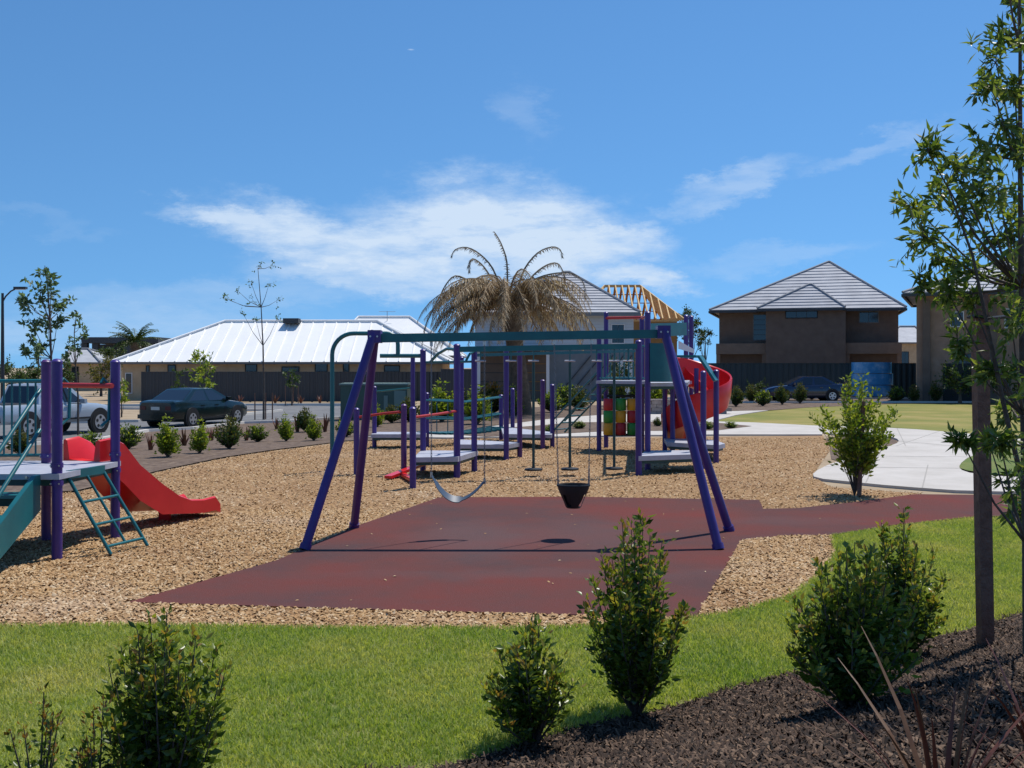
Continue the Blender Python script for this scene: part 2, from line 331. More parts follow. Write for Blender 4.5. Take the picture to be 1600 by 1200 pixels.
for (sx_, sy_, rx_, ry_, f_) in ((-.2, 12.2, 1.1, 1.9, .5), (1.15, 12.4, 1.0, 1.8, .4), (.6, 10.0, 3.6, .35, .25), (3.8, 13.4, 1.6, .5, .25)):
    mp = nt.nodes.new('ShaderNodeMapping'); mp.vector_type = 'TEXTURE'; mp.inputs['Location'].default_value = (sx_+.25, sy_+.45, 0); mp.inputs['Scale'].default_value = (rx_, ry_, 1); nt.links.new(dv.outputs[0], mp.inputs['Vector'])
    ln = nt.nodes.new('ShaderNodeVectorMath'); ln.operation = 'LENGTH'; nt.links.new(mp.outputs[0], ln.inputs[0]); mr = nt.nodes.new('ShaderNodeMapRange'); mr.interpolation_type = 'SMOOTHSTEP'; nt.links.new(ln.outputs['Value'], mr.inputs['Value'])
    mr.inputs['From Min'].default_value = 1; mr.inputs['From Max'].default_value = .2; mr.inputs['To Max'].default_value = f_
    mx = nt.nodes.new('ShaderNodeMix'); mx.data_type = 'RGBA'; nt.links.new(mr.outputs[0], mx.inputs['Factor']); nt.links.new(acc_, mx.inputs[6]); mx.inputs[7].default_value = (.115, .085, .088, 1); acc_ = mx.outputs[2]
nt.links.new(acc_, bs_.inputs['Base Color'])
sheet('rubber_surface', RUB, 'rubber', .02, skirt=.03)
LAWN = [(-9, 4.0), (-9, 8.1)]+gp([(0, 981), (200, 979), (500, 984), (830, 984), (950, 980), (1060, 972), (1140, 960), (1230, 936), (1284, 898), (1304, 866), (1298, 840), (1402, 824), (1525, 811), (1620, 810), (1850, 808)])+[(9.5, 11.6), (5.0, 8.95), (3.0, 7.55), (1.2, 6.3), (-.36, 5.2), (-3, 4.55)]
sheet('lawn', LAWN, 'lawn_base', .014, step=0)
BED = [(-9, 3.2)]+[(x, edge_y(x)+.06*math.sin(x*5)) for x in np.arange(-6, 8.2, .2)]+[(9, 12), (9, -4), (-9, -4)]
sheet('mulch_bed', BED, 'mulch', .018, zf=mz, step=.25)
# the path is laid as three slabs that butt: the far walk, the broad apron and its right-hand branch
WALK = gp([(560, 684), (700, 680), (760, 669), (860, 656), (950, 649), (1100, 647), (1140, 644), (1200, 642.5), (1150, 650), (1112, 660), (1180, 662), (1285, 667.5), (1285, 681), (1120, 681), (1000, 682), (900, 684), (700, 686)])
APRON = smooth_poly(gp([(1284, 667.4), (1400, 670.5), (1540, 682), (1620, 692), (1560, 702), (1515, 716), (1497, 731), (1505, 741), (1545, 747), (1640, 752), (1800, 758), (1800, 775), (1525, 773), (1400, 764), (1330, 757), (1272, 751), (1270, 742), (1300, 727), (1345, 714), (1400, 697), (1406, 690), (1390, 684), (1284, 681)]), 1)
sheet('path', WALK, 'concrete', .045, skirt=.06, step=0); sheet('path', APRON, 'concrete', .05, skirt=.06, step=0)
def joints(path, poly, segs):
    mb = None
    for (a, b) in segs:
        a, b = np.array(G(*a)[:2]), np.array(G(*b)[:2]); T = np.linspace(0, 1, 200)[:, None]; Q = a+(b-a)*T; ins = np.where(inpoly(Q, poly))[0]
        if len(ins) < 4: continue
        p, q = Q[ins[1]], Q[ins[-2]]; o = build('joint', MB().beam((p[0], p[1], .0515), (q[0], q[1], .0515), .022, .003), 'joint_grey', path)
mat('joint_grey', (.36, .335, .3), .9)
ap_o = [o for o in C.objects if o.name.startswith('path')][-1]
joints(ap_o, APRON, [((1300, 668), (1300, 690)), ((1400, 668), (1415, 700)), ((1480, 672), (1400, 700)), ((1380, 690), (1560, 706)), ((1290, 715), (1540, 718)), ((1270, 733), (1520, 736)), ((1380, 700), (1350, 765)), ((1450, 730), (1440, 772)), ((1520, 735), (1530, 775))])
FARLAWN = gp([(1112, 660.5), (1150, 650.5), (1200, 643), (1260, 638), (1400, 632), (1560, 631), (1900, 630), (2200, 640), (2100, 690), (1700, 691), (1545, 682), (1400, 670), (1285, 667), (1180, 661.5)])
sheet('lawn', FARLAWN, 'far_lawn', .03, step=0)
SIDELAWN = smooth_poly(gp([(1500, 738), (1499, 730), (1517, 716), (1562, 704), (1630, 700), (1900, 712), (1900, 752), (1640, 750), (1545, 745)]), 1)
sheet('lawn', SIDELAWN, 'lawn_base', .06, step=0)
BEDL = gp([(-500, 720), (0, 700), (150, 690), (230, 675), (300, 671), (380, 662), (450, 660), (530, 654), (640, 652), (760, 660), (700, 678), (560, 682), (600, 689), (540, 690), (430, 704), (345, 717), (250, 737), (120, 769), (0, 777), (-500, 799)])
sheet('garden_bed', BEDL, 'bed_soil', .03)
BEDM = gp([(640, 652), (760, 640), (900, 634), (1075, 632), (1140, 643), (1100, 646), (950, 648), (860, 655), (760, 667), (700, 678)])
sheet('garden_bed', BEDM, 'bed_soil', .024)
BEDR = gp([(1138, 643), (1085, 634), (1100, 622), (1300, 622.5), (1600, 622.5), (1900, 622.5), (1900, 629.5), (1560, 630.5), (1400, 631.5), (1260, 637.5), (1200, 642)])
sheet('garden_bed', BEDR, 'bed_soil', .024, step=0)
BEDB = smooth_poly(gp([(1286, 682), (1390, 685), (1404, 690), (1396, 697), (1345, 713), (1300, 725), (1296, 700)]), 1)
sheet('garden_bed', BEDB, 'bed_soil', .012, step=0)
BEDP = gp([(700, 681), (780, 672), (900, 662), (1000, 661), (1105, 661), (1175, 668), (1120, 675), (950, 676), (860, 681), (760, 685)])
sheet('garden_bed', BEDP, 'bed_soil', .052, step=0)
ROADA = gp([(-700, 730), (0, 700), (150, 690), (230, 675), (300, 671), (380, 662), (450, 660), (530, 654), (640, 652), (640, 633), (420, 633.5), (300, 634), (150, 635), (150, 639), (300, 641), (440, 643), (365, 651), (215, 660), (0, 664), (-700, 668)])
sheet('road', ROADA, 'asphalt', .012)
ROADR = [(8, 63.5), (90, 63.5), (90, 56.5), (8, 56.5)]
sheet('road', ROADR, 'asphalt', .012, step=0)
def kerb(pts, m='kerb', w=.16, h=.12):
    mb = MB(); P = [Vector((p[0], p[1], 0)) for p in pts]
    ring = []
    for i, p in enumerate(P):
        d = (P[min(i+1, len(P)-1)]-P[max(i-1, 0)]).normalized(); n = Vector((-d.y, d.x, 0))*w/2; z = gz(p.x, p.y)
        ring.append([(p.x-n.x, p.y-n.y, z-.05), (p.x+n.x, p.y+n.y, z-.05), (p.x+n.x*.8, p.y+n.y*.8, z+h), (p.x-n.x*.8, p.y-n.y*.8, z+h)])
    for i, r in enumerate(ring): mb.v += r
    for i in range(len(ring)-1):
        for j in range(4): mb.f.append((i*4+j, i*4+(j+1) % 4, i*4+4+(j+1) % 4, i*4+4+j))
    mb.f += [(3, 2, 1, 0), tuple(len(mb.v)-4+j for j in range(4))]
    return tag(build('kerb', mb, m), kind='structure')
kerb(gp([(-700, 668), (0, 664), (215, 660), (365, 651), (440, 643), (300, 641), (150, 639)])); kerb(gp([(150, 635), (300, 634), (420, 633.5), (640, 633)]))
kerb(gp([(-600, 727), (0, 701), (150, 691), (230, 676), (300, 672), (380, 663), (450, 661), (530, 655), (640, 653)])); kerb([(8, 56.4), (90, 56.4)]); kerb([(8, 63.6), (90, 63.6)])
# ------------------------------------------------------------------ loose chips and blades (uncountable)
def scatter(poly, n, ymin=0, ymax=99, xmin=-99, xmax=99, bias=None):
    a = np.array([p[:2] for p in poly]); lo = np.maximum(a.min(0), (xmin, ymin)); hi = np.minimum(a.max(0), (xmax, ymax))
    P = rng.uniform(lo, hi, (n*3, 2)); P = P[inpoly(P, poly)]; return P[:n]
def chips(name, P, z, L, wd, hgt, m, tilt=.35):
    n = len(P); a = rng.uniform(0, 2*np.pi, n); l = L*rng.uniform(.5, 1.4, n); w = wd*rng.uniform(.5, 1.4, n); h = hgt*rng.uniform(.5, 1.5, n)
    ca, sa = np.cos(a), np.sin(a); t1 = rng.normal(0, tilt, n); t2 = rng.normal(0, tilt, n)
    V = np.zeros((n, 5, 3)); loc = [(-.5, -.5), (.5, -.4), (.45, .5), (-.5, .4), (.05, 0)]
    for k, (u, v) in enumerate(loc):
        x = u*l; y = v*w; V[:, k, 0] = P[:, 0]+x*ca-y*sa; V[:, k, 1] = P[:, 1]+x*sa+y*ca; V[:, k, 2] = z+h*(.9 if k == 4 else .25)+x*t1+y*t2
    i = np.arange(n)[:, None]*5; f = np.concatenate([i+np.array([[0, 1, 4]]), i+np.array([[1, 2, 4]]), i+np.array([[2, 3, 4]]), i+np.array([[3, 0, 4]])])
    return np_build(name, V.reshape(-1, 3), [f], m)
P1 = scatter(CHIPS, 105000, 7.8, 14.5, -8, 6.5); P2 = scatter(CHIPS, 60000, 14.5, 29, -11, 9); P = np.concatenate([P1, P2]); P = P[~inpoly(P, RUB)]
zz = np.array([gz(x, y) for x, y in P])+.014
o = chips('bark_chips', P, zz, .04, .019, .012, 'bark_chip'); tag(o, 'loose golden brown bark chips covering the playground floor', 'bark chips', kind='stuff')
# stray chips kicked onto the rubber and grass edge
st = scatter(RUB, 36, 8.2, 15.5, -5, 5); o = chips('stray_chips', st, np.full(len(st), .024), .03, .016, .008, 'bark_chip', .15); tag(o, 'few stray pale bark chips lying on the maroon rubber surface', 'bark chips', kind='stuff')
Pm = scatter(BED, 110000, 3.6, 11, -4.5, 6.5); Pm = Pm[[edge_y(x)-y > -.03 for x, y in Pm]]
zz = np.array([mz(x, y) for x, y in Pm])+.022
o = chips('mulch_chips', Pm, zz, .045, .0095, .010, 'mulch_chip', .55); tag(o, 'dark brown shredded mulch on the raised bed under the stake', 'mulch', kind='stuff')
def blades(name, P, z, hgt, m, per=3):
    n = len(P)*per; P = np.repeat(P, per, 0)+rng.normal(0, .012, (n, 2)); z = np.repeat(z, per)
    a = rng.uniform(0, 2*np.pi, n); h = hgt*rng.uniform(.45, 1.25, n); w = rng.uniform(.0022, .0042, n); b = rng.uniform(.15, .95, n)*h
    ca, sa = np.cos(a), np.sin(a); la = rng.uniform(0, 2*np.pi, n); dx, dy = np.cos(la)*b, np.sin(la)*b
    V = np.zeros((n, 5, 3))
    for k, (u, t, zt) in enumerate([(-1, 0, 0), (1, 0, 0), (.8, .35, .6), (-.8, .35, .6), (0, 1, 1)]):
        V[:, k, 0] = P[:, 0]+u*w*ca+dx*t; V[:, k, 1] = P[:, 1]+u*w*sa+dy*t; V[:, k, 2] = z+h*zt*(1-.25*b/h)
    i = np.arange(n)[:, None]*5
    return np_build(name, V.reshape(-1, 3), [i+np.array([[0, 1, 2, 3]]), i+np.array([[3, 2, 4]])], m)
Pg = scatter(LAWN, 125000, 4.3, 14.5, -6.2, 8.0); Pg = Pg[[edge_y(x)-y < .02 for x, y in Pg]]
o = blades('grass_blades', Pg, np.full(len(Pg), .012), .045, 'grass_blade'); tag(o, 'short mown green grass in front of the rubber surface', 'grass', kind='stuff')
# ------------------------------------------------------------------ foliage helpers
def leaf_mesh(pos, dirs, L, Wd, fold=.25):
    """one folded diamond per leaf"""
    n = len(pos); d = dirs/np.linalg.norm(dirs, axis=1)[:, None]; r = rng.normal(0, 1, (n, 3)); s = np.cross(d, r); s /= np.linalg.norm(s, axis=1)[:, None]+1e-9; u = np.cross(s, d)
    l = (L*rng.uniform(.65, 1.3, n))[:, None]; w = (Wd*rng.uniform(.7, 1.25, n))[:, None]; V = np.zeros((n, 4, 3))
    V[:, 0] = pos; V[:, 1] = pos+d*l*.45+s*w/2+u*w*fold; V[:, 2] = pos+d*l; V[:, 3] = pos+d*l*.45-s*w/2+u*w*fold
    i = np.arange(n)[:, None]*4; return V.reshape(-1, 3), [np.concatenate([i+np.array([[0, 1, 2]]), i+np.array([[0, 2, 3]])])]
def shrub(root, Hh, Rr, nst, nl, L, Wd, m_leaf, m_tip, seed, low=.12, stem_r=.008, twig=.06, flat=.55, stem_mat='bark_trunk', stretch=(1, 1), vase=.62):
    """many curved stems fanning from the base with leaves all along; local base = root location"""
    g = np.random.default_rng(seed); b = np.array(wloc(root)); LP, LD, TP, TD = [], [], [], []; mb = MB()
    for k in range(nst):
        phi = g.uniform(0, 2*np.pi); r = g.uniform(0, 1)**.6; h = Hh*(1-flat*r**2)*(1-.55*g.uniform(0, 1)**1.6)
        tip = np.array([np.cos(phi)*r*Rr*stretch[0], np.sin(phi)*r*Rr*stretch[1], h]); ctl = np.array([tip[0]*vase, tip[1]*vase, h*.45])
        c = lambda t: (2*t*(1-t))[:, None]*ctl+(t*t)[:, None]*tip
        ts = np.linspace(0, 1, 6); pts = c(ts)+b; mb.tube([tuple(p) for p in pts], [stem_r*(1-.75*t) for t in ts], 5, False)
        t = g.uniform(0, 1, nl)**.85; t = low+(1-low)*t; p = c(t)+b; out = g.normal(0, 1, (nl, 3)); out[:, 2] = np.abs(out[:, 2])*.6+.25; p = p+out*twig*g.uniform(.05, 1, (nl, 1))*(1.1-.75*t)[:, None]
        p[:, 2] = np.maximum(p[:, 2], b[2]+.03)
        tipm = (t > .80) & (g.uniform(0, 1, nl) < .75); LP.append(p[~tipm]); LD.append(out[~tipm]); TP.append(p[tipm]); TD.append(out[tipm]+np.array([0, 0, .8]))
    build('stems', mb, stem_mat, root, smooth=60)
    V, Fc = leaf_mesh(np.concatenate(LP), np.concatenate(LD), L, Wd); np_build('foliage', V, Fc, m_leaf, root)
    V, Fc = leaf_mesh(np.concatenate(TP), np.concatenate(TD), L*.8, Wd*.75); np_build('young_leaves', V, Fc, m_tip, root)
def tree(root, top, trunk_pts, tr, blobs, nper, L, Wd, m_leaf, seed, droop=0, bark='bark_trunk'):
    """trunk through given points, a limb to each leaf clump; blobs = (centre, radius)"""
    g = np.random.default_rng(seed); mb = MB(); k = len(trunk_pts); mb.tube(trunk_pts, [tr*(1-.8*i/(k-1)) for i in range(k)], 8)
    build('trunk', mb, bark, root, smooth=60); tp = np.array([tuple(p) for p in trunk_pts]); mb = MB(); PP, DD = [], []
    for (c, r) in blobs:
        c = np.array(c); cand = tp[tp[:, 2] < c[2]-r*.1]; s = cand[np.argmin(np.linalg.norm(cand-c, axis=1))] if len(cand) else tp[0]
        mid = (s+c)/2+np.array([0, 0, -.08*np.linalg.norm(c-s)]); mb.tube([tuple(s), tuple(mid), tuple(c)], [tr*.35, tr*.22, tr*.1], 5, False)
        for q in range(max(3, nper//14)):
            e = c+g.normal(0, .5, 3)*r; mb.tube([tuple(c), tuple((c+e)/2+np.array([0, 0, .05*r])), tuple(e)], [tr*.1, tr*.07, tr*.04], 4, False)
            m = nper//max(3, nper//14); t = g.uniform(.1, 1.15, (m, 1)); PP.append(c+(e-c)*t+g.normal(0, .12, (m, 3))*r); d = g.normal(0, 1, (m, 3)); d += (e-c)/(np.linalg.norm(e-c)+1e-6)*.7; d[:, 2] -= droop; DD.append(d)
    build('branches', mb, bark, root, smooth=60); V, Fc = leaf_mesh(np.concatenate(PP), np.concatenate(DD), L, Wd); np_build('crown', V, Fc, m_leaf, root)
# ================================================================== SWING SET
def arc(c, r, a0, a1, n, ux, uz): return [Vector(c)+Vector(ux)*r*math.cos(R(a0+(a1-a0)*i/n))+Vector(uz)*r*math.sin(R(a0+(a1-a0)*i/n)) for i in range(n+1)]
D_SW = 12.1
sw = thing('swing_set', (0, D_SW, .02), 'purple and teal A-frame swing set standing on the maroon rubber', 'swing set')
apL, apR = W(586, 526, D_SW), W(1036, 519, D_SW)
feet = {'ln': G(476, 861), 'lf': G(553, 827), 'rn': G(1123, 861), 'rf': G(1140, 832)}
for k, ap, m in (('ln', apL, 'purple'), ('lf', apL, 'purple_warm'), ('rn', apR, 'purple'), ('rf', apR, 'purple')):
    f = feet[k]; f.z = .018; off = Vector((-.0 if k[0] == 'l' else 0, -.045 if k[1] == 'n' else .045, .06))
    top = ap+off; mb = MB().tube([f, f+(top-f)*.5, top], .052, 14); build('leg', mb, m, sw, smooth=40)
    mb = MB().tube([f+Vector((0, 0, -.0)), f+(top-f)*.025], .066, 14); build('foot_collar', mb, m, sw, smooth=40)
mb = MB().beam(apL+Vector((.02, 0, -.02)), apR+Vector((-.02, 0, -.02)), .09, .10); build('crossbeam', mb, 'teal', sw)
for ap in (apL, apR): build('bracket', MB().box(ap+Vector((0, 0, 0)), (.15, .2, .15)), 'purple', sw)
def at_beam(px): return Vector((XD(px, D_SW), D_SW, apL.z+(apR.z-apL.z)*(XD(px, D_SW)-apL.x)/(apR.x-apL.x)-.075))
def chain_pts(p, q, n=14):
    return [p.lerp(q, i/n) for i in range(n+1)]
def make_chain(root, p, q):
    """links alternate through 90 degrees"""
    mb = MB(); n = int((p-q).length/.036); d = (q-p).normalized(); a = d.orthogonal().normalized(); b = d.cross(a)
    for i in range(n):
        c = p.lerp(q, (i+.5)/n); u = a if i % 2 else b; hl = .023; hw = .009
        ring = [c+d*hl*math.cos(t)+u*hw*math.sin(t) for t in [k*math.pi/3 for k in range(7)]]; mb.tube(ring, .0042, 4, False)
    return build('chain', mb, 'chain', root)
for px in (674, 757, 866, 924): build('hanger', MB().tube([at_beam(px)+Vector((0, 0, .04)), at_beam(px)+Vector((0, 0, -.05))], .018, 8), 'steel', sw)
bs = thing('belt_swing', W(716, 780, D_SW), 'grey blue rubber belt seat swing hanging on two chains', 'swing')
a, c_, e = W(674, 742, D_SW-.05), W(712, 781, D_SW), W(757, 752, D_SW+.05)
belt = []
for i in range(17):
    t = i/16; belt.append(a*(1-t)**2+(c_*2-(a+e)*.5)*2*t*(1-t)+e*t*t)
mb = MB()
for i, p in enumerate(belt):
    w = .062 if 1 < i < 10 else .03
    tw = Vector((0, math.cos(.5)*w, math.sin(.5)*w)); nrm = Vector((0, -.006, .010)); mb.v += [tuple(p-tw), tuple(p+tw), tuple(p+tw+nrm), tuple(p-tw+nrm)]
for i in range(16):
    for j in range(4): mb.f.append((i*4+j, i*4+(j+1) % 4, i*4+4+(j+1) % 4, i*4+4+j))
mb.f += [(3, 2, 1, 0), (64, 65, 66, 67)]; build('seat', mb, 'belt_blue', bs, smooth=40)
make_chain(bs, at_beam(674)+Vector((0, 0, -.05)), a); make_chain(bs, at_beam(757)+Vector((0, 0, -.05)), e)
for p in (a, e): build('clip', MB().tube([p+Vector((0, 0, .03)), p+Vector((0, 0, -.03))], .016, 6), 'steel', bs)
kb = thing('bucket_swing', W(896, 794, D_SW), 'black rubber toddler bucket swing hanging on two chains', 'swing')
bc = W(896, 776, D_SW); hw = .185
mb = MB(); n = 20; rows = [(-.135, .42), (-.12, .5), (-.06, .62), (.03, .84), (.10, 1.0), (.135, 1.0)]
for z, s_ in rows:
    for j in range(n):
        t = 2*math.pi*j/n; mb.v.append((bc.x+hw*s_*math.cos(t), bc.y+.15*s_*math.sin(t), bc.z+z))
for z, s_ in [(.135, .88), (.03, .72), (-.06, .5), (-.10, .36)]:
    for j in range(n):
        t = 2*math.pi*j/n; mb.v.append((bc.x+hw*s_*math.cos(t), bc.y+.15*s_*math.sin(t), bc.z+z))
K = len(rows)+4
for i in range(K-1):
    for j in range(n):
        if i in (1, 2, 7, 6) and j in (1, 2, 3, 4, 12, 13, 17, 18) and i in (1, 2): continue     # leg holes
        j2 = (j+1) % n; mb.f.append((i*n+j, i*n+j2, (i+1)*n+j2, (i+1)*n+j))
mb.f += [tuple(reversed(range(n))), tuple((K-1)*n+j for j in range(n))]; build('bucket', mb, 'black_rubber', kb, smooth=50)
mb = MB().tube([bc+Vector((hw*1.02*math.cos(2*math.pi*j/24), .153*math.sin(2*math.pi*j/24), .135)) for j in range(25)], .014, 6); build('rim', mb, 'trim_black', kb, smooth=60)
for sx, px in ((-1, 866), (1, 924)):
    top = at_beam(px)+Vector((0, 0, -.05)); low = bc+Vector((sx*hw*1.0, 0, .36)); make_chain(kb, top, low)
    for sy in (-1, 1): make_chain(kb, low, bc+Vector((sx*hw*.98, sy*.05, .14)))
# ================================================================== LEFT PLAY TOWER
pt = thing('slide_tower', (-5.1, 11.5, 0), 'purple post deck with teal stairs, net ladder and short red slide', 'play tower')
ZD = .92
def post(root, x, y, top, m='purple', r=.054):
    z0 = gz(x, y); o = build('post', MB().tube([(x, y, z0-.02), (x, y, top)], r, 14), m, root, smooth=40)
    build('cap', MB().lathe([(r*1.06, 0), (r*1.06, .02), (r*.6, .045), (.004, .05)], (x, y, top), 14), m, o, smooth=40); return o
pB, pC, pA = G(89, 876), G(180, 842), G(72, 846)
pA2 = Vector((-6.6, 10.75, 0)); pD = Vector((-6.62, 12.25, 0))
for p in (pB, pC, pA, pA2, pD): post(pt, p.x, p.y, H+.03, 'purple_warm' if p is pA else 'purple')
build('deck', MB().prism([(-6.6, 10.72), (-4.74, 10.72), (-4.66, 12.2), (-6.6, 12.25)], ZD-.06, ZD), 'deck_grey', pt)
build('deck_frame', MB().prism([(-6.5, 10.78), (-4.79, 10.78), (-4.72, 12.14), (-6.5, 12.19)], ZD-.13, ZD-.063), 'teal_dark', pt)
# stairs toward the lawn
stx0, stx1 = -6.25, -4.96
stair = build('stair', MB().hexa([(stx1, 10.74, ZD-.02), (stx1+.05, 10.74, ZD-.02), (stx1+.05, 9.42, .0), (stx1, 9.42, .0), (stx1, 10.74, ZD-.02), (stx1+.05, 10.74, ZD-.02), (stx1+.05, 9.2, .0), (stx1, 9.2, .0)]), 'teal', pt)
bpy.data.objects.remove(stair)
def stringer(x):
    p = [(10.72, ZD-.01), (10.72, ZD-.38), (9.42, .0), (9.1, .0), (9.1, .12), (10.62, ZD-.01)]; mb = MB(); n = len(p)
    mb.add([(x-.025, a, b) for a, b in p]+[(x+.025, a, b) for a, b in p], [tuple(range(n)), tuple(reversed(range(n, 2*n)))]+[(i, n+i, n+(i+1) % n, (i+1) % n) for i in range(n)]); return mb
stair = build('stair', stringer(stx1), 'teal', pt)
build('stringer', stringer(stx0), 'teal', stair)
for i in range(4):
    y = 10.58-i*.34; z = ZD-.17-i*.19; build('tread', MB().bx(stx0+.03, stx1-.03, y-.28, y, z-.035, z), 'teal', stair)
    build('riser', MB().bx(stx0+.03, stx1-.03, y-.004, y+.012, z-.15, z-.04), 'teal_dark', stair)
for x in (stx0, stx1):
    for h0, h1 in ((.88, .5), (.46, .08)):
        build('handrail', MB().tube([(x, 10.76, ZD+h0), (x, 9.22, .17+h1+.1), (x, 9.12, .08+h1)], .021, 8), 'teal', stair, smooth=60)
    build('newel', MB().tube([(x, 9.16, 0), (x, 9.16, .72)], .024, 8), 'teal', stair, smooth=60)
for p in (pB, pC, pA, pA2, pD):
    for zc in (ZD-.13, ZD+.06):
        c_o = build('clamp', MB().tube([(p.x, p.y, zc), (p.x, p.y, zc+.05)], .064, 14), 'purple', pt, smooth=40)
        for a_ in (-.9, -2.2): build('bolt', MB().tube([(p.x+.06*math.cos(a_), p.y+.06*math.sin(a_), zc+.025), (p.x+.078*math.cos(a_), p.y+.078*math.sin(a_), zc+.025)], .009, 6), 'steel', c_o)
for x in (stx0+.12, stx1-.12): build('deck_bolt', MB().tube([(x, 10.718, ZD-.035), (x, 10.70, ZD-.035)], .014, 6), 'steel', pt)
for ap in (apL, apR):
    for dx in (-.04, .04): build('bolt', MB().tube([ap+Vector((dx, -.1, 0)), ap+Vector((dx, -.118, 0))], .012, 6), 'steel', sw)
def balustrade(root, p, q, z0, z1, nb, m='teal', r=.02):
    p, q = Vector(p), Vector(q); o = build('balustrade', MB().tube([p+Vector((0, 0, z1)), q+Vector((0, 0, z1))], r*1.15, 8), m, root, smooth=60)
    build('bottom_rail', MB().tube([p+Vector((0, 0, z0)), q+Vector((0, 0, z0))], r, 8), m, o, smooth=60)
    for i in range(nb):
        c = p.lerp(q, (i+.5)/nb); build('bar', MB().tube([c+Vector((0, 0, z0)), c+Vector((0, 0, z1))], r*.62, 6), m, o, smooth=60)
balustrade(pt, (-6.6, 12.25, 0), (-5.58, 12.3, 0), ZD+.06, ZD+.95, 11); balustrade(pt, (-6.6, 10.8, 0), (-6.62, 12.2, 0), ZD+.06, ZD+.95, 12)
# net ladder on the right side of the deck
nt_, nb_ = [Vector((-4.78, 11.02, ZD-.06)), Vector((-4.64, 11.62, ZD-.06))], [Vector((-4.30, 10.98, .03)), Vector((-4.10, 11.52, .03))]
lad = build('net_ladder', MB().tube([nt_[0], nb_[0]], .02, 8), 'teal', pt, smooth=60)
build('rail', MB().tube([nt_[1], nb_[1]], .02, 8), 'teal', lad, smooth=60)
build('rail', MB().tube([(nt_[0]+nt_[1])/2, ((nt_[0]+nt_[1])/2).lerp((nb_[0]+nb_[1])/2, .9)], .016, 8), 'teal', lad, smooth=60)
build('hook_plate', MB().beam(nt_[0]+Vector((0, 0, .02)), nt_[1]+Vector((0, 0, .02)), .05, .09), 'teal', lad)
for t in (.33, .62, .9): build('rung', MB().tube([nt_[0].lerp(nb_[0], t), nt_[1].lerp(nb_[1], t)], .017, 8), 'teal', lad, smooth=60)
# slide: chute profile swept along its run
s0 = Vector((-5.13, 12.2, ZD)); sdir = Vector((.43, .90, 0)).normalized(); sn = Vector((sdir.y, -sdir.x, 0))
run = [(0, 0, .24), (.2, -.01, .27), (.38, -.08, .26), (.63, -.26, .17), (1.0, -.50, .14), (1.3, -.68, .13), (1.52, -.755, .12), (1.75, -.78, .12), (1.98, -.775, .13), (2.07, -.84, .09)]
skd = [.08, .15, .22, .27, .25, .10, .05, .045, .045, .02]
mb = MB(); hwid = .25
for (u, dz, wall), sk in zip(run, skd):
    c = s0+sdir*u+Vector((0, 0, dz)); prof = [(-hwid-.05, -sk), (-hwid-.05, wall), (-hwid-.02, wall+.015), (-hwid+.015, wall-.01), (-hwid+.05, .015), (0, 0), (hwid-.05, .015), (hwid-.015, wall-.01), (hwid+.02, wall+.015), (hwid+.05, wall), (hwid+.05, -sk), (0, -.05)]
    mb.v += [tuple(c+sn*a+Vector((0, 0, b))) for a, b in prof]
n = 12
for i in range(len(run)-1):
    for j in range(n): mb.f.append((i*n+j, (i+1)*n+j, (i+1)*n+(j+1) % n, i*n+(j+1) % n))
mb.f += [tuple(range(n)), tuple(reversed([(len(run)-1)*n+j for j in range(n)]))]
sl = build('slide', mb, 'red', pt, smooth=50)
build('support_foot', MB().bx(-4.66, -4.52, 13.5, 13.58, 0, .22), 'red', sl)
for sgn, nm in ((-1, 'L'), (1, 'R')):
    b = s0+sn*sgn*.33+Vector((0, -.02, 0)); build('grab_handle', MB().tube([b+Vector((0, 0, .42)), b+sdir*.12+Vector((0, 0, .5)), b+sdir*.13+Vector((0, 0, .9)), b+sdir*.03+Vector((0, 0, .98)), b+Vector((0, 0, .93))], .02, 8), 'teal', pt, smooth=60)
build('crossbar', MB().tube([s0+sn*-.42+Vector((0, 0, .9)), s0+sn*.5+Vector((0, 0, .9))], .03, 8), 'red_paint', pt, smooth=60)
# ================================================================== MIDDLE PLAY STRUCTURE
ps = thing('climbing_structure', (1.0, 22, 0), 'large purple post climbing structure with decks, overhead beam, tower and spiral slide', 'climbing structure')
def ppost(px, pyb, pyt, m='purple', r=.058):
    p = G(px, pyb); return post(ps, p.x, p.y, H-(pyt-HY)/F*p.y, m, r)
for a in [(557, 742, 641, 'purple', .055), (585, 700, 606), (631, 742, 635, 'purple_warm', .055), (645, 764, 640, 'purple', .056), (645, 700, 556), (661, 736, 549), (667, 699, 616), (714, 747, 541, 'purple', .062),
          (721, 709, 560), (741, 737, 549), (783, 688, 619), (801, 688, 609), (791, 719, 547), (812, 715, 549, 'purple_warm'), (848, 702, 596, 'purple_warm'), (863, 699, 603), (936, 705, 529), (947, 700, 490), (998, 743, 535, 'purple', .062),
          (1003, 705, 500), (1012, 735, 490), (1039, 709, 593), (1051, 711, 560), (1072, 703, 495), (1080, 700, 496), (1099, 733, 583), (1119, 724, 581)]: ppost(*a)
def deck(poly, z, t=.09):
    o = build('deck', MB().prism(poly, z-t, z), 'deck_grey', ps); c = np.mean(np.array(poly), 0); inner = [tuple(c+(np.array(p)-c)*.93) for p in poly]
    build('deck_frame', MB().prism(inner, z-t-.06, z-t-.003), 'teal_dark', o); return o
deck([(-1.78, 18.5), (-.98, 18.62), (-.66, 19.95), (-1.78, 20.05)], .40); deck([(-1.22, 22.35), (-.1, 22.3), (.2, 22.95), (-1.2, 23.9)], .34)
deck([(-.22, 25.5), (.98, 25.25), (1.04, 26.2), (.0, 28.1), (-.3, 28.1)], .36); deck([(-3.5, 25.4), (-2.15, 25.4), (-2.15, 26.3), (-3.5, 26.3)], .36)
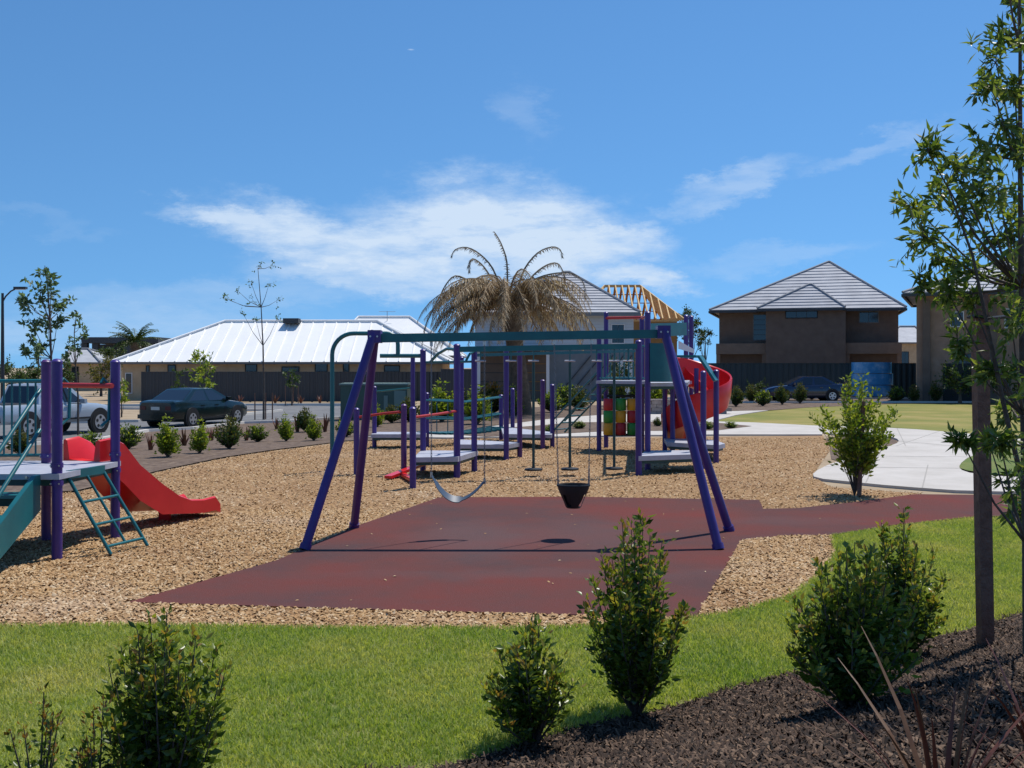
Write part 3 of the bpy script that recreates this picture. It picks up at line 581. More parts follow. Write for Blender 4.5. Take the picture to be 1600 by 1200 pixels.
deck([(2.36, 19.1), (3.72, 19.6), (3.78, 20.5), (2.66, 20.35)], .37); deck([(3.42, 22.6), (4.38, 21.75), (4.62, 22.2), (4.6, 23.3), (3.55, 23.95)], .37)
deck([(2.0, 24.4), (2.35, 25.7), (4.1, 25.3), (4.2, 23.9), (3.2, 23.7)], 1.70, .07); deck([(2.68, 20.1), (3.5, 20.4), (4.15, 23.9), (3.18, 24.1)], 1.72, .07)
# red parallel bars, low red beam
def Wp(px, py, pb): return W(px, py, G(px, pb).y)
build('red_bar', MB().tube([Wp(559, 652, 742), Wp(600, 646, 742), Wp(631, 643, 742)], .024, 8), 'red_paint', ps, smooth=60)
build('red_bar', MB().tube([Wp(646, 652, 764), Wp(685, 647, 755), Wp(714, 642, 747)], .024, 8), 'red_paint', ps, smooth=60)
build('red_beam', MB().beam(G(606, 751)+Vector((0, 0, .06)), G(662, 737)+Vector((0, 0, .16)), .14, .05), 'red', ps)
build('red_beam', MB().beam(G(628, 745)+Vector((0, 0, .05)), G(645, 757)+Vector((0, 0, .09)), .12, .05), 'red', ps)
# overhead beam with hanging trapeze grips and stepping pods
bl, br = Wp(714, 546, 747), Wp(998, 541, 743)
build('overhead_beam', MB().beam(bl, br, .09, .10), 'teal', ps)
build('overhead_beam', MB().beam(Wp(741, 555, 737), Wp(1003, 548, 712), .06, .06), 'teal', ps)
build('bent_rail', MB().tube([Wp(672, 566, 736), Wp(684, 553, 738), Wp(698, 545, 742), bl], .028, 8), 'teal', ps, smooth=60)
build('bent_rail', MB().tube([Wp(728, 564, 740), Wp(734, 553, 740), Wp(741, 549, 737)], .024, 8), 'teal', ps, smooth=60)
build('cross_rail', MB().tube([Wp(664, 566, 736), Wp(741, 565, 737)], .022, 8), 'teal', ps, smooth=60)
for i, (px, long_) in enumerate([(750, 0), (797, 0), (832, 1), (889, 1), (931, 0), (959, 1), (981, 0)]):
    t = (px-714)/(998-714); c = bl.lerp(br, t); zt = H+8/F*c.y
    tr_ = build('trapeze_grip', MB().tube([Vector((c.x-.10, c.y, zt)), Vector((c.x+.10, c.y, zt))], .017, 8), 'deck_grey', ps, smooth=60)
    build('hanger', MB().tube([Vector((c.x, c.y, zt)), Vector((c.x, c.y, c.z-.04))], .012, 6), 'teal', tr_)
    if long_:
        zb = .12; build('pole', MB().tube([Vector((c.x, c.y+.02, zb)), Vector((c.x, c.y+.02, zt))], .026, 8), 'teal_dark', tr_, smooth=60)
        build('foot_disc', MB().lathe([(.16, 0), (.17, .015), (.16, .035), (.03, .05)], (c.x, c.y+.02, zb), 14), 'black_rubber', tr_, smooth=40)
# bridge with rope rails
b0, b1 = G(667, 699), G(783, 688)
for k in range(14):
    p = Vector((b0.x, b0.y, 0)).lerp(Vector((b1.x, b1.y, 0)), (k+.5)/14); sag = -.06*math.sin(math.pi*(k+.5)/14); build('bridge_plank', MB().box((p.x, p.y, .36+sag), (.115, .8, .05), math.atan2(b1.y-b0.y, b1.x-b0.x)), 'teal', ps)
for dy in (-.4, .4):
    for z in (1.2, .75): build('bridge_rail', MB().tube([Vector((b0.x, b0.y+dy, z)), Vector(((b0.x+b1.x)/2, (b0.y+b1.y)/2+dy, z-.09)), Vector((b1.x, b1.y+dy, z))], .022, 6), 'teal', ps, smooth=60)
for px in (683, 700, 755, 768):
    p = Vector((XD(px, 26.5), 26.4, 0)); build('rail_strut', MB().tube([p+Vector((0, 0, .36)), p+Vector((0, 0, 1.15))], .014, 6), 'teal', ps)
build('side_rail', MB().tube([Wp(585, 612, 700), Wp(645, 556+50, 700)], .022, 6), 'teal', ps)
# inclined ladder up to the tower
l0, l1 = Vector((1.0, 25.9, .36)), Vector((2.08, 24.75, 1.62)); sd = Vector((.35, .33, 0))
il = build('inclined_ladder', MB().tube([l0, l1], .024, 8), 'teal', ps, smooth=60); build('rail', MB().tube([l0+sd, l1+sd], .024, 8), 'teal', il, smooth=60)
for k in range(7):
    t = (k+.5)/7; build('rung', MB().tube([l0.lerp(l1, t), (l0+sd).lerp(l1+sd, t)], .017, 6), 'teal', il, smooth=60)
for sgn in (0, 1): build('handrail', MB().tube([l0+sd*sgn+Vector((0, 0, .28)), l1+sd*sgn+Vector((0, 0, .3))], .02, 6), 'teal', il, smooth=60)
# tower rails, panels
balustrade(ps, (2.1, 24.55, 0), (3.1, 24.0, 0), 1.76, 2.52, 10); balustrade(ps, (2.4, 25.6, 0), (4.0, 25.3, 0), 1.76, 2.52, 14)
build('top_rail', MB().tube([W(947, 497, 25.6), W(1003, 496, 24.7)], .035, 8), 'red_paint', ps, smooth=60); build('top_rail', MB().tube([W(1003, 497, 24.7), W(1012, 494, 20.1)], .035, 8), 'red_paint', ps, smooth=60)
mb = MB(); pp = [Vector((2.70, 20.05, 0)), Vector((2.95, 20.0, 0)), Vector((3.08, 20.1, 0)), Vector((3.2, 20.3, 0))]
for p in pp: mb.v += [(p.x, p.y, 1.74), (p.x, p.y, 2.5), (p.x, p.y+.03, 2.5), (p.x, p.y+.03, 1.74)]
for i in range(3):
    for j in range(4): mb.f.append((i*4+j, i*4+4+j, i*4+4+(j+1) % 4, i*4+(j+1) % 4))
mb.f += [(0, 1, 2, 3), (15, 14, 13, 12)]; build('barrier_panel', mb, 'teal', ps, smooth=50)
build('roof_panel', MB().beam(W(1012, 516, 22.5), W(1072, 514, 24), .04, .30), 'teal', ps)
mb = MB(); prof = [W(1062, 557, 21.6), W(1094, 557, 21.4), W(1119, 595, 21.3)]
for a_, b_ in zip(prof[:-1], prof[1:]): mb.beam(a_, b_, .62, .05)
build('sloped_panel', mb, 'teal', ps)
# stacked turning cylinders (three by three)
tt = build('panel_frame', MB().tube([(2.25, 24.3, .42), (3.1, 24.25, .42)], .03, 8), 'trim_black', ps, smooth=60)
build('frame_rail', MB().tube([(2.25, 24.3, 1.34), (3.1, 24.25, 1.34)], .03, 8), 'trim_black', tt, smooth=60)
cols = ['red_plastic', 'green_plastic', 'yellow_plastic']; order = [[0, 1, 2], [1, 2, 0], [2, 0, 1]]
for ci, px in enumerate((951, 970, 988)):
    x = XD(px, 24.3)
    build('spindle', MB().tube([(x, 24.3, .42), (x, 24.3, 1.34)], .014, 6), 'steel', tt)
    for ri in range(3):
        z = 1.28-ri*.29; build('turning_block', MB().lathe([(.115, -.28), (.127, -.265), (.127, -.015), (.115, 0)], (x, 24.3, z), 14), cols[order[ci][ri]], tt, smooth=40)
# spiral slide
ax_c = Vector((XD(1088, 24.2), 24.2, 0)); mb = MB(); NS = 40; prof0 = [(.30, .20), (.33, .22), (.36, .20), (.40, .02), (.62, -.03), (.82, .03), (.90, .30), (.91, .62), (.95, .64), (.97, .60), (.94, .22), (.86, -.06), (.62, -.10), (.38, -.06)]
for i in range(NS+1):
    t = i/NS; a_ = R(165-385*t); z = 1.92-1.6*t; wal = .55+.4*min(1, t*6)*min(1, (1-t)*4)
    for r_, zz_ in prof0: mb.v.append((ax_c.x+r_*.86*math.cos(a_), ax_c.y+r_*.86*math.sin(a_), z+(zz_*wal if zz_ > .1 else zz_)))
n = len(prof0)
for i in range(NS):
    for j in range(n): mb.f.append((i*n+j, i*n+(j+1) % n, (i+1)*n+(j+1) % n, (i+1)*n+j))
mb.f += [tuple(reversed(range(n))), tuple(NS*n+j for j in range(n))]
spi = build('spiral_slide', mb, 'red', ps, smooth=50)
build('centre_pole', MB().tube([(ax_c.x, ax_c.y, 0), (ax_c.x, ax_c.y, 2.0)], .055, 12), 'purple', spi, smooth=40)
for k, t in enumerate((.3, .62)):
    a_ = R(165-385*t); build('support_arm', MB().tube([(ax_c.x, ax_c.y, 1.78-1.6*t), (ax_c.x+.5*math.cos(a_), ax_c.y+.5*math.sin(a_), 1.82-1.6*t)], .025, 6), 'purple', spi)
build('tower_hood', MB().hexa([W(1060, 545, 24.0), W(1085, 552, 24.0), W(1085, 552, 24.7), W(1060, 545, 24.7), W(1060, 532, 24.0), W(1085, 546, 24.0), W(1085, 546, 24.7), W(1060, 532, 24.7)]), 'white_paint', ps)
# teal arch bar
ab = thing('arch_bar', G(519, 736), 'tall teal bent pipe arch beside the leaning purple swing leg', 'arch bar')
d_ = G(519, 736).y; pa, pb_ = G(519, 736), G(625, 733); topz = H-(521-HY)/F*d_; rr_ = .42
zl = H-(556-HY)/F*d_
path_ = [Vector((pa.x, pa.y, -.02)), Vector((pa.x, pa.y, topz-rr_))]+arc((pa.x+rr_, pa.y, topz-rr_), rr_, 180, 90, 8, (1, 0, 0), (0, 0, 1))[1:]+arc((pb_.x-.22, pa.y, topz-.22), .22, 90, 0, 6, (1, 0, 0), (0, 0, 1))+[Vector((pb_.x, pa.y, zl))]
build('link_bar', MB().tube([Vector((pb_.x-.35, pa.y, zl)), Vector((XD(661, d_), pa.y, zl))], .04, 8), 'teal', ab, smooth=60)
build('pipe', MB().tube(path_, .042, 10), 'teal', ab, smooth=60)
build('base_collar', MB().tube([(pa.x, pa.y, -.01), (pa.x, pa.y, .06)], .06, 10), 'teal', ab, smooth=60)
# ================================================================== VEHICLES (built at the origin, x forward, then parked)
def loft(rows):
    mb = MB(); n = len(rows[0])
    for r in rows: mb.v += [tuple(p) for p in r]
    for i in range(len(rows)-1):
        for j in range(n): mb.f.append((i*n+j, i*n+(j+1) % n, (i+1)*n+(j+1) % n, (i+1)*n+j))
    mb.f += [tuple(reversed(range(n))), tuple((len(rows)-1)*n+j for j in range(n))]; return mb
def car(name, label, paint, body, gh, wheels, wr, loc, rz, cat='car', mid=.58, spoiler=False, tray=None):
    root = thing(name, (0, 0, 0), label, cat); rows = []
    for x, hw, zb, zt in body:
        half = [(hw*.86, zb), (hw*.98, zb+.10), (hw, mid), (hw*.975, zt-.09), (hw*.93, zt-.03), (hw*.8, zt), (hw*.4, zt+.012)]
        rows.append([(x, -a, b) for a, b in half]+[(x, a, b) for a, b in reversed(half)])
    bo = build('body', loft(rows), paint, root, smooth=35)
    (b0, b1, bw, bz), (r0, r1, rw, rz_) = gh
    mb = MB(); cr = .035; xm = (r0+r1)/2
    mb.add([(b0, -bw, bz), (b1, -bw, bz), (b1, bw, bz), (b0, bw, bz), (r0, -rw, rz_), (r1, -rw, rz_), (r1, rw, rz_), (r0, rw, rz_), (r0+.05, -rw*.6, rz_+cr), (r1-.05, -rw*.6, rz_+cr), (r1-.05, rw*.6, rz_+cr), (r0+.05, rw*.6, rz_+cr)],
           [(0, 1, 5, 4), (1, 2, 6, 5), (2, 3, 7, 6), (3, 0, 4, 7), (4, 5, 9, 8), (5, 6, 10, 9), (6, 7, 11, 10), (7, 4, 8, 11), (8, 9, 10, 11)])
    build('cabin', mb, paint, root, smooth=50)
    def side(s_, t, sg, o=.006):
        x = (b0+(r0-b0)*t)+((b1+(r1-b1)*t)-(b0+(r0-b0)*t))*s_; return (x, sg*(bw+(rw-bw)*t+o), bz+(rz_-bz)*t)
    for sg in (-1, 1):
        for s0_, s1_, k0, k1 in ((.10, .47, .16, .47), (.52, .90, .52, .84)):
            q = [side(s0_, .06, sg), side(s1_, .06, sg), side(k1, .90, sg), side(k0, .90, sg)]; mb = MB().add(q+[(p[0], p[1]-sg*.012, p[2]) for p in q], [(0, 1, 2, 3), (4, 7, 6, 5), (0, 4, 5, 1), (1, 5, 6, 2), (2, 6, 7, 3), (3, 7, 4, 0)]); build('side_window', mb, 'glass_dark', root)
        build('mirror', MB().box((b1-.35, sg*(bw+.12), bz+.07), (.12, .2, .13)), paint, root)
        build('sill_trim', MB().bx(wheels[0]+wr+.05, wheels[1]-wr-.05, sg*(body[4][1]-.02), sg*(body[4][1]+.008), body[4][2]+.1, body[4][2]+.16), 'trim_black', root)
        for hx in (.1, -.75): build('door_handle', MB().bx(hx-.1, hx+.08, sg*(body[4][1]-.01), sg*(body[4][1]+.02), mid+.2, mid+.235), paint, root)
    for xa, xb, nm in ((b0, r0, 'rear_window'), (b1, r1, 'windscreen')):
        dirx = -1 if xa == b0 else 1; o = .007*dirx
        q = [(xa+(xb-xa)*.08+o, -bw*.86, bz+(rz_-bz)*.08+.006), (xa+(xb-xa)*.08+o, bw*.86, bz+(rz_-bz)*.08+.006), (xa+(xb-xa)*.93+o, rw*.9, bz+(rz_-bz)*.93+.006), (xa+(xb-xa)*.93+o, -rw*.9, bz+(rz_-bz)*.93+.006)]
        q2 = [(p[0]-o*1.5, p[1], p[2]-.012) for p in q]; build(nm, MB().add(q+q2, [(0, 1, 2, 3), (7, 6, 5, 4), (0, 4, 5, 1), (1, 5, 6, 2), (2, 6, 7, 3), (3, 7, 4, 0)]), 'glass_dark', root)
    hwm = body[4][1]
    for x in wheels:
        for sg in (-1, 1):
            build('wheel_arch', MB().disc_x((x, sg*(hwm-.055), wr+.03), wr+.075, .125, 24), 'trim_black', root, smooth=40)
            w = build('wheel', MB().disc_x((x, sg*(hwm-.08), wr), wr, .2, 28), 'tyre', root, smooth=40)
            build('rim', MB().disc_x((x, sg*(hwm+.018), wr), wr*.66, .02, 24), 'alloy', w, smooth=40)
            for k in range(5):
                a_ = 2*math.pi*k/5+.3; c = Vector((x+wr*.42*math.cos(a_), sg*(hwm+.031), wr+wr*.42*math.sin(a_))); build('rim_gap', MB().disc_x(c, wr*.15, .008, 8), 'trim_black', w)
    xr = body[0][0]; xf = body[-1][0]
    for sg in (-1, 1):
        build('tail_light', MB().bx(xr-.012, xr+.1, sg*.44, sg*body[0][1]*.985, body[0][3]-.26, body[0][3]-.12), 'tail_red', root)
        build('headlight', MB().bx(xf-.12, xf+.012, sg*.4, sg*body[-1][1]*.98, body[-1][3]-.14, body[-1][3]-.02), 'headlight', root)
    build('number_plate', MB().bx(xr-.02, xr+.02, -.19, .19, body[0][3]-.26, body[0][3]-.14), 'plate', root)
    build('bumper', MB().bx(xr-.06, xr+.1, -body[1][1]*.93, body[1][1]*.93, body[0][2]+.05, body[0][2]+.2), 'trim_black' if tray else paint, root)
    if spoiler:
        s_ = build('spoiler', MB().bx(xr+.02, xr+.24, -.68, .68, body[0][3]+.17, body[0][3]+.21), paint, root)
        for sg in (-1, 1): build('spoiler_strut', MB().bx(xr+.08, xr+.16, sg*.55-.03, sg*.55+.03, body[0][3]-.02, body[0][3]+.172), paint, s_)
    if tray: build('tray_liner', MB().bx(*tray), 'trim_black', root)
    root.location = loc; root.rotation_euler = (0, 0, R(rz)); return root
SED = [(-2.38, .70, .30, .93), (-2.28, .82, .24, .99), (-1.85, .87, .22, 1.02), (-1.2, .89, .2, .99), (0, .895, .19, .96), (.9, .895, .19, .95), (1.3, .89, .2, .92), (1.9, .86, .22, .85), (2.25, .78, .26, .74), (2.36, .66, .3, .66)]
SGH = ((-1.8, 1.15, .80, .95), (-.98, .22, .60, 1.41))
UTE = [(-2.55, .80, .5, 1.06), (-2.48, .86, .48, 1.08), (-1.9, .88, .46, 1.08), (-1.0, .89, .42, 1.08), (0, .89, .42, 1.06), (.8, .89, .42, 1.06), (1.05, .89, .42, 1.05), (1.7, .88, .44, 1.0), (2.35, .82, .48, .9), (2.5, .7, .52, .8)]
UGH = ((-1.05, 1.12, .83, 1.05), (-.85, .35, .66, 1.68))
car('parked_car', 'dark green sedan with alloy wheels parked on the road beyond the garden bed', 'car_green', SED, SGH, (-1.4, 1.4), .32, (-12.3, 39.9, gz(-12.3, 39.9)+.012), 70)
car('pickup_truck', 'silver dual cab pickup seen between the purple tower posts', 'car_silver', UTE, UGH, (-1.5, 1.6), .38, (-15.55, 34.0, gz(-15.5, 34.0)+.012), 70, 'pickup', mid=.75, tray=(-2.4, -1.12, -.72, .72, 1.07, 1.1))
car('parked_car', 'dark blue sedan with rear spoiler parked before the dark fence', 'car_blue', SED, SGH, (-1.4, 1.4), .32, (XD(1256, 60), 60.0, .012), 180, spoiler=True)
# ================================================================== HOUSES
def tiled(roof, eave, ridge, n, m, th=.05):
    """one roof slope as lapped courses; eave=(a,b), ridge=(a,b) matching ends"""
    a, b = [Vector(p) for p in eave]; c, d = [Vector(p) for p in ridge]; nrm = (b-a).cross((c+d)/2-a).normalized()
    if nrm.z < 0: nrm = -nrm
    for k in range(n):
        t0, t1 = k/n, (k+1)/n; p, q, r, s_ = a.lerp(c, t0), b.lerp(d, t0), b.lerp(d, t1), a.lerp(c, t1)
        up = [p+nrm*(th+.03), q+nrm*(th+.03), r+nrm*.035, s_+nrm*.035]; lo = [p+nrm*.004, q+nrm*.004, r+nrm*.004, s_+nrm*.004]
        build('tile_course', MB().hexa(lo+up), m, roof)
def hip_roof(root, x0, x1, y0, y1, zE, rx0, rx1, ry, zR, m='roof_tile', n=14, gut='gutter', tiles=True, slopes='fblr'):
    A, B_, Cc, D = Vector((x0, y0, zE)), Vector((x1, y0, zE)), Vector((x1, y1, zE)), Vector((x0, y1, zE)); E, Ff = Vector((rx0, ry, zR)), Vector((rx1, ry, zR))
    roof = build('roof', MB().add([A, B_, Cc, D, E, Ff], [(3, 2, 1, 0), (0, 1, 5, 4), (1, 2, 5), (2, 3, 4, 5), (3, 0, 4)]) if (E-Ff).length > .01 else MB().add([A, B_, Cc, D, E], [(3, 2, 1, 0), (0, 1, 4), (1, 2, 4), (2, 3, 4), (3, 0, 4)]), m, root)
    if tiles:
        S = {'f': ((A, B_), (E, Ff)), 'r': ((B_, Cc), (Ff, Ff)), 'b': ((Cc, D), (Ff, E)), 'l': ((D, A), (E, E))}
        for k in slopes: tiled(roof, S[k][0], S[k][1], n, m)
    for p, q in ((A, E), (B_, Ff), (Cc, Ff), (D, E), (E, Ff)):
        if (p-q).length > .05: build('ridge_cap', MB().tube([p+Vector((0, 0, .09)), q+Vector((0, 0, .09))], .085, 6), 'roof_tile_dark' if m == 'roof_tile' else m, roof)
    for p, q in ((A, B_), (B_, Cc), (Cc, D), (D, A)): build('gutter', MB().beam(p+Vector((0, 0, -.08)), q+Vector((0, 0, -.08)), .13, .15), gut, roof)
    return roof
def window(root, x0, x1, z0, z1, y, nx=1, nz=1, fm='trim_black', depth=.05):
    w = build('window', MB().bx(x0, x1, y-depth, y+.02, z0, z0+.05).bx(x0, x1, y-depth, y+.02, z1-.05, z1).bx(x0, x0+.05, y-depth, y+.02, z0+.05, z1-.05).bx(x1-.05, x1, y-depth, y+.02, z0+.05, z1-.05), fm, root)
    for i in range(nx):
        for j in range(nz):
            a_ = x0+.05+(x1-x0-.1)*i/nx; b_ = x0+.05+(x1-x0-.1)*(i+1)/nx; c = z0+.05+(z1-z0-.1)*j/nz; d = z0+.05+(z1-z0-.1)*(j+1)/nz
            build('pane', MB().bx(a_+.012, b_-.012, y-depth+.015, y-.004, c+.012, d-.012), 'glass_dark', w)
    return w
# --- single storey house with white metal roof
hw_ = thing('house', (-15, 69, -.25), 'single storey tan house with long white metal roof behind dark fence', 'house')
yw = 69.0; wx0, wx1 = XD(192, yw), XD(690, yw)
build('wall', MB().bx(wx0, wx1, yw, yw+9, -.3, 2.3), 'wall_tan', hw_)
zE = 2.33; x0, x1 = wx0-.5, wx1+.5; y0 = yw-.5; ry = yw+4.5; rx0, rx1 = XD(352, ry), XD(590, ry); zR = H+(HY-503)/F*ry
roof = hip_roof(hw_, x0, x1, y0, yw+9.5, zE, rx0, rx1, ry, zR, 'roof_white', tiles=False)
E_, F_ = Vector((rx0, ry, zR)), Vector((rx1, ry, zR)); N_ = 27
for i in range(1, N_):
    x = x0+(x1-x0)*i/N_; t = min(1, (x-x0)/(rx0-x0), (x1-x)/(x1-rx1)); e = Vector((x, y0, zE)); u = Vector((x, y0+(ry-y0)*t, zE+(zR-zE)*t)); build('roof_rib', MB().beam(e+Vector((0, 0, .03)), u+Vector((0, 0, .03)), .07, .07), 'roof_white', roof)
for i in range(1, 9):
    y = y0+(ry-y0)*i/9; t = (y-y0)/(ry-y0); build('roof_rib', MB().beam(Vector((x0, y, zE+.03)), Vector((x0+(rx0-x0)*t, y, zE+(zR-zE)*t+.03)), .07, .07), 'roof_white', roof)
build('skylight', MB().box((XD(456, 73), 73, zR+.05), (1.1, .8, .35)), 'fence_dark', roof)
for a, b, c, d in ((228, 234, 572, 610), (262, 275, 571, 610), (383, 402, 570, 600), (440, 468, 574, 590), (492, 512, 568, 600), (536, 546, 568, 600), (600, 625, 572, 600)): window(hw_, XD(a, yw), XD(b, yw), H-(d-HY)/F*yw, H-(c-HY)/F*yw+.05, yw, 1, 1)
build('downpipe', MB().tube([(XD(189, yw), yw-.08, -.25), (XD(189, yw), yw-.08, 2.3)], .05, 8), 'white_paint', hw_)
window(hw_, XD(196, yw), XD(207, yw), .2, 1.6, yw, 1, 2, 'white_paint')
# --- white roofed house behind it
h2 = thing('house', (-9, 92, -.25), 'white hip roofed house behind the long white metal roof', 'house'); build('wall', MB().bx(XD(520, 92), XD(690, 92), 92, 101, -.3, 3.0), 'wall_tan', h2)
r2 = hip_roof(h2, XD(500, 91), XD(720, 91), 91.3, 102, 3.0, XD(560, 96.5), XD(640, 96.5), 96.5, H+(HY-496)/F*96.5, 'roof_white', tiles=False)
build('antenna', MB().tube([(XD(605, 96), 96, 6.3), (XD(605, 96), 96, 7.2)], .03, 5).tube([(XD(592, 96), 96, 7.15), (XD(618, 96), 96, 7.15)], .02, 5), 'steel', h2)
# --- grey boarded house behind the palm
hc = thing('house', (3, 62, 0), 'two storey grey weatherboard house with grey tiled roof behind dead palm', 'house'); yw = 62.0
cx0, cx1 = XD(742, yw), XD(990, yw)
build('wall', MB().bx(cx0, cx1, yw, yw+9, 0, 3.05), 'wall_grey', hc); uw = build('upper_wall', MB().bx(cx0+.06, cx1-.06, yw+.06, yw+8.9, 3.053, 5.15), 'wall_grey', hc)
for k in range(11): build('weatherboard', MB().hexa([(cx0, yw-.0, 3.06+k*.19), (cx1, yw-.0, 3.06+k*.19), (cx1, yw+.055, 3.06+k*.19), (cx0, yw+.055, 3.06+k*.19), (cx0, yw+.03, 3.245+k*.19), (cx1, yw+.03, 3.245+k*.19), (cx1, yw+.055, 3.245+k*.19), (cx0, yw+.055, 3.245+k*.19)]), 'board_white', uw)
hip_roof(hc, XD(732, 61.4), XD(1000, 61.4), 61.4, 72, 5.22, XD(882, 66.5), XD(890, 66.5), 66.5, H+(HY-427)/F*66.5, 'roof_tile', 15, 'wall_grey')
for k in range(5):
    xa = XD(885+k*17, yw-.03); build('brace', MB().beam((xa, yw-.035, .9), (min(xa+1.5, cx1-.1), yw-.035, 2.7), .06, .1, (0, 1, 0)), 'fence_dark', hc)
for k in range(2): 
    gd = build('garage_door', MB().bx(XD(746+k*57, yw), XD(799+k*57, yw), yw-.03, yw-.003, 0, 2.75), 'timber_brown' if k else 'fence_dark', hc)
    for q in range(5): build('door_panel', MB().bx(XD(749+k*57, yw), XD(796+k*57, yw), yw-.055, yw-.033, .05+q*.54, .54+q*.54), 'wall_brown', gd)
build('porch_roof', MB().bx(cx0-.3, XD(862, yw), yw-2.2, yw-.003, 2.9, 3.04), 'fence_dark', hc)
for px_ in (748, 800, 856): build('porch_post', MB().bx(XD(px_, 60)-.09, XD(px_, 60)+.09, 59.95, 60.13, 0, 2.897), 'board_white', hc)
window(hc, XD(955, yw), XD(976, yw), 3.4, 4.6, yw-.0, 2, 1, 'white_paint', .06)
build('lattice', MB().bx(XD(958, yw), XD(990, yw), yw-.05, yw-.003, .4, 2.4), 'board_white', hc)
# --- timber roof frame under construction
ht = thing('unfinished_house', (11, 74, 0), 'unfinished house with bare yellow timber roof rafters', 'house frame'); yt = 74.0
tx0, tx1 = XD(895, yt), XD(1068, yt); zE = H+(HY-499)/F*yt; ry = yt+4.2; rxa, rxb = XD(945, ry), XD(1000, ry); zR = H+(HY-447)/F*ry
build('wall', MB().bx(tx0+.4, tx1-.4, yt+.4, yt+8, 0, zE-.15), 'timber_brown', ht); build('top_plate', MB().bx(tx0+.35, tx1-.35, yt+.35, yt+.5, zE-.147, zE-.02), 'timber', ht)
def rafter(p, q, m='timber', w=.09, h=.2): build('rafter', MB().beam(p, q, w, h), m, ht)
rafter((rxa, ry, zR), (rxb, ry, zR)); rafter((tx0, yt, zE), (rxa, ry, zR)); rafter((tx1, yt, zE), (rxb, ry, zR)); rafter((tx1, yt+8.4, zE), (rxb, ry, zR)); rafter((tx0, yt+8.4, zE), (rxa, ry, zR))
for i in range(1, 16):
    x = tx0+(tx1-tx0)*i/16; t = min(1, (x-tx0)/(rxa-tx0), (tx1-x)/(tx1-rxb)); yq = yt+(ry-yt)*t; zq = zE+(zR-zE)*t; rafter((x, yt, zE), (x, yq, zq)); rafter((x, yt+8.4, zE), (x, yt+8.4-(ry-yt)*t, zq), 'timber_brown', .14)
for i in range(1, 9):
    y = yt+8.4*i/9; t = 1-abs(y-ry)/4.2; rafter((tx1, y, zE), (tx1+(rxb-tx1)*t, y, zE+(zR-zE)*t)); rafter((tx0, y, zE), (tx0+(rxa-tx0)*t, y, zE+(zR-zE)*t), 'timber_brown')
for k in range(4): t = (k+.6)/4.6; build('batten', MB().beam((tx0+(rxa-tx0)*t, yt+8.4-(ry-yt)*t, zE+(zR-zE)*t), (tx1+(rxb-tx1)*t, yt+8.4-(ry-yt)*t, zE+(zR-zE)*t), .5, .04), 'timber_brown', ht)
# --- brown two storey house on the right
hr = thing('house', (XD(1262, 72), 72, 0), 'brown two storey house with pale tiled hip roof and projecting centre bay', 'house'); yw = 72.0
def zz_(py, d=yw): return H-(py-HY)/F*d
xL, xR, xa, xb = XD(1121, yw), XD(1400, yw), XD(1199, yw), XD(1318, yw)
build('wall', MB().bx(xL+.15, xR-.15, yw+.9, yw+9, 0, zz_(486)), 'wall_brown', hr)
build('bay', MB().bx(xa, xb, yw-.6, yw+.897, 0, zz_(484)), 'wall_brown', hr)
for s0_, s1_ in ((xL, xa), (xb, xR)):
    build('balcony_band', MB().bx(s0_, s1_-.004 if s1_ == xa else s1_, yw, yw+.896, zz_(553), zz_(536)), 'wall_brown_light', hr)
    for px_ in (s0_+.15, s1_-.15): build('pillar', MB().bx(px_-.14, px_+.14, yw+.06, yw+.34, 0, zz_(553)-.003), 'wall_brown_light', hr)
    build('garage_door', MB().bx(s0_+.5, s1_-.5, yw+.86, yw+.898, 0, 2.1), 'trim_black', hr)
hip_roof(hr, XD(1113, 71.6), XD(1409, 71.6), 71.6, 83, zz_(484), XD(1261, 77.3), XD(1263, 77.3), 77.3, H+(HY-412)/F*77.3, 'roof_tile', 15, 'fence_dark', slopes='flr')
hip_roof(hr, XD(1192, 70.9), XD(1325, 70.9), 70.9, 75.2, zz_(482, 70.9), XD(1258, 73), XD(1262, 73), 73.05, H+(HY-446)/F*73, 'roof_tile', 8, 'fence_dark', slopes='flr')
window(hr, XD(1173, yw+.9), XD(1196, yw+.9), zz_(531), zz_(489), yw+.9, 1, 5, 'wall_grey'); window(hr, XD(1232, yw-.6), XD(1281, yw-.6), zz_(498), zz_(486), yw-.6, 3, 1); window(hr, XD(1332, yw+.9), XD(1361, yw+.9), zz_(505), zz_(487), yw+.9, 2, 1, 'wall_grey')
hr.rotation_euler = (0, 0, -math.atan2(hr.location.x, 72))
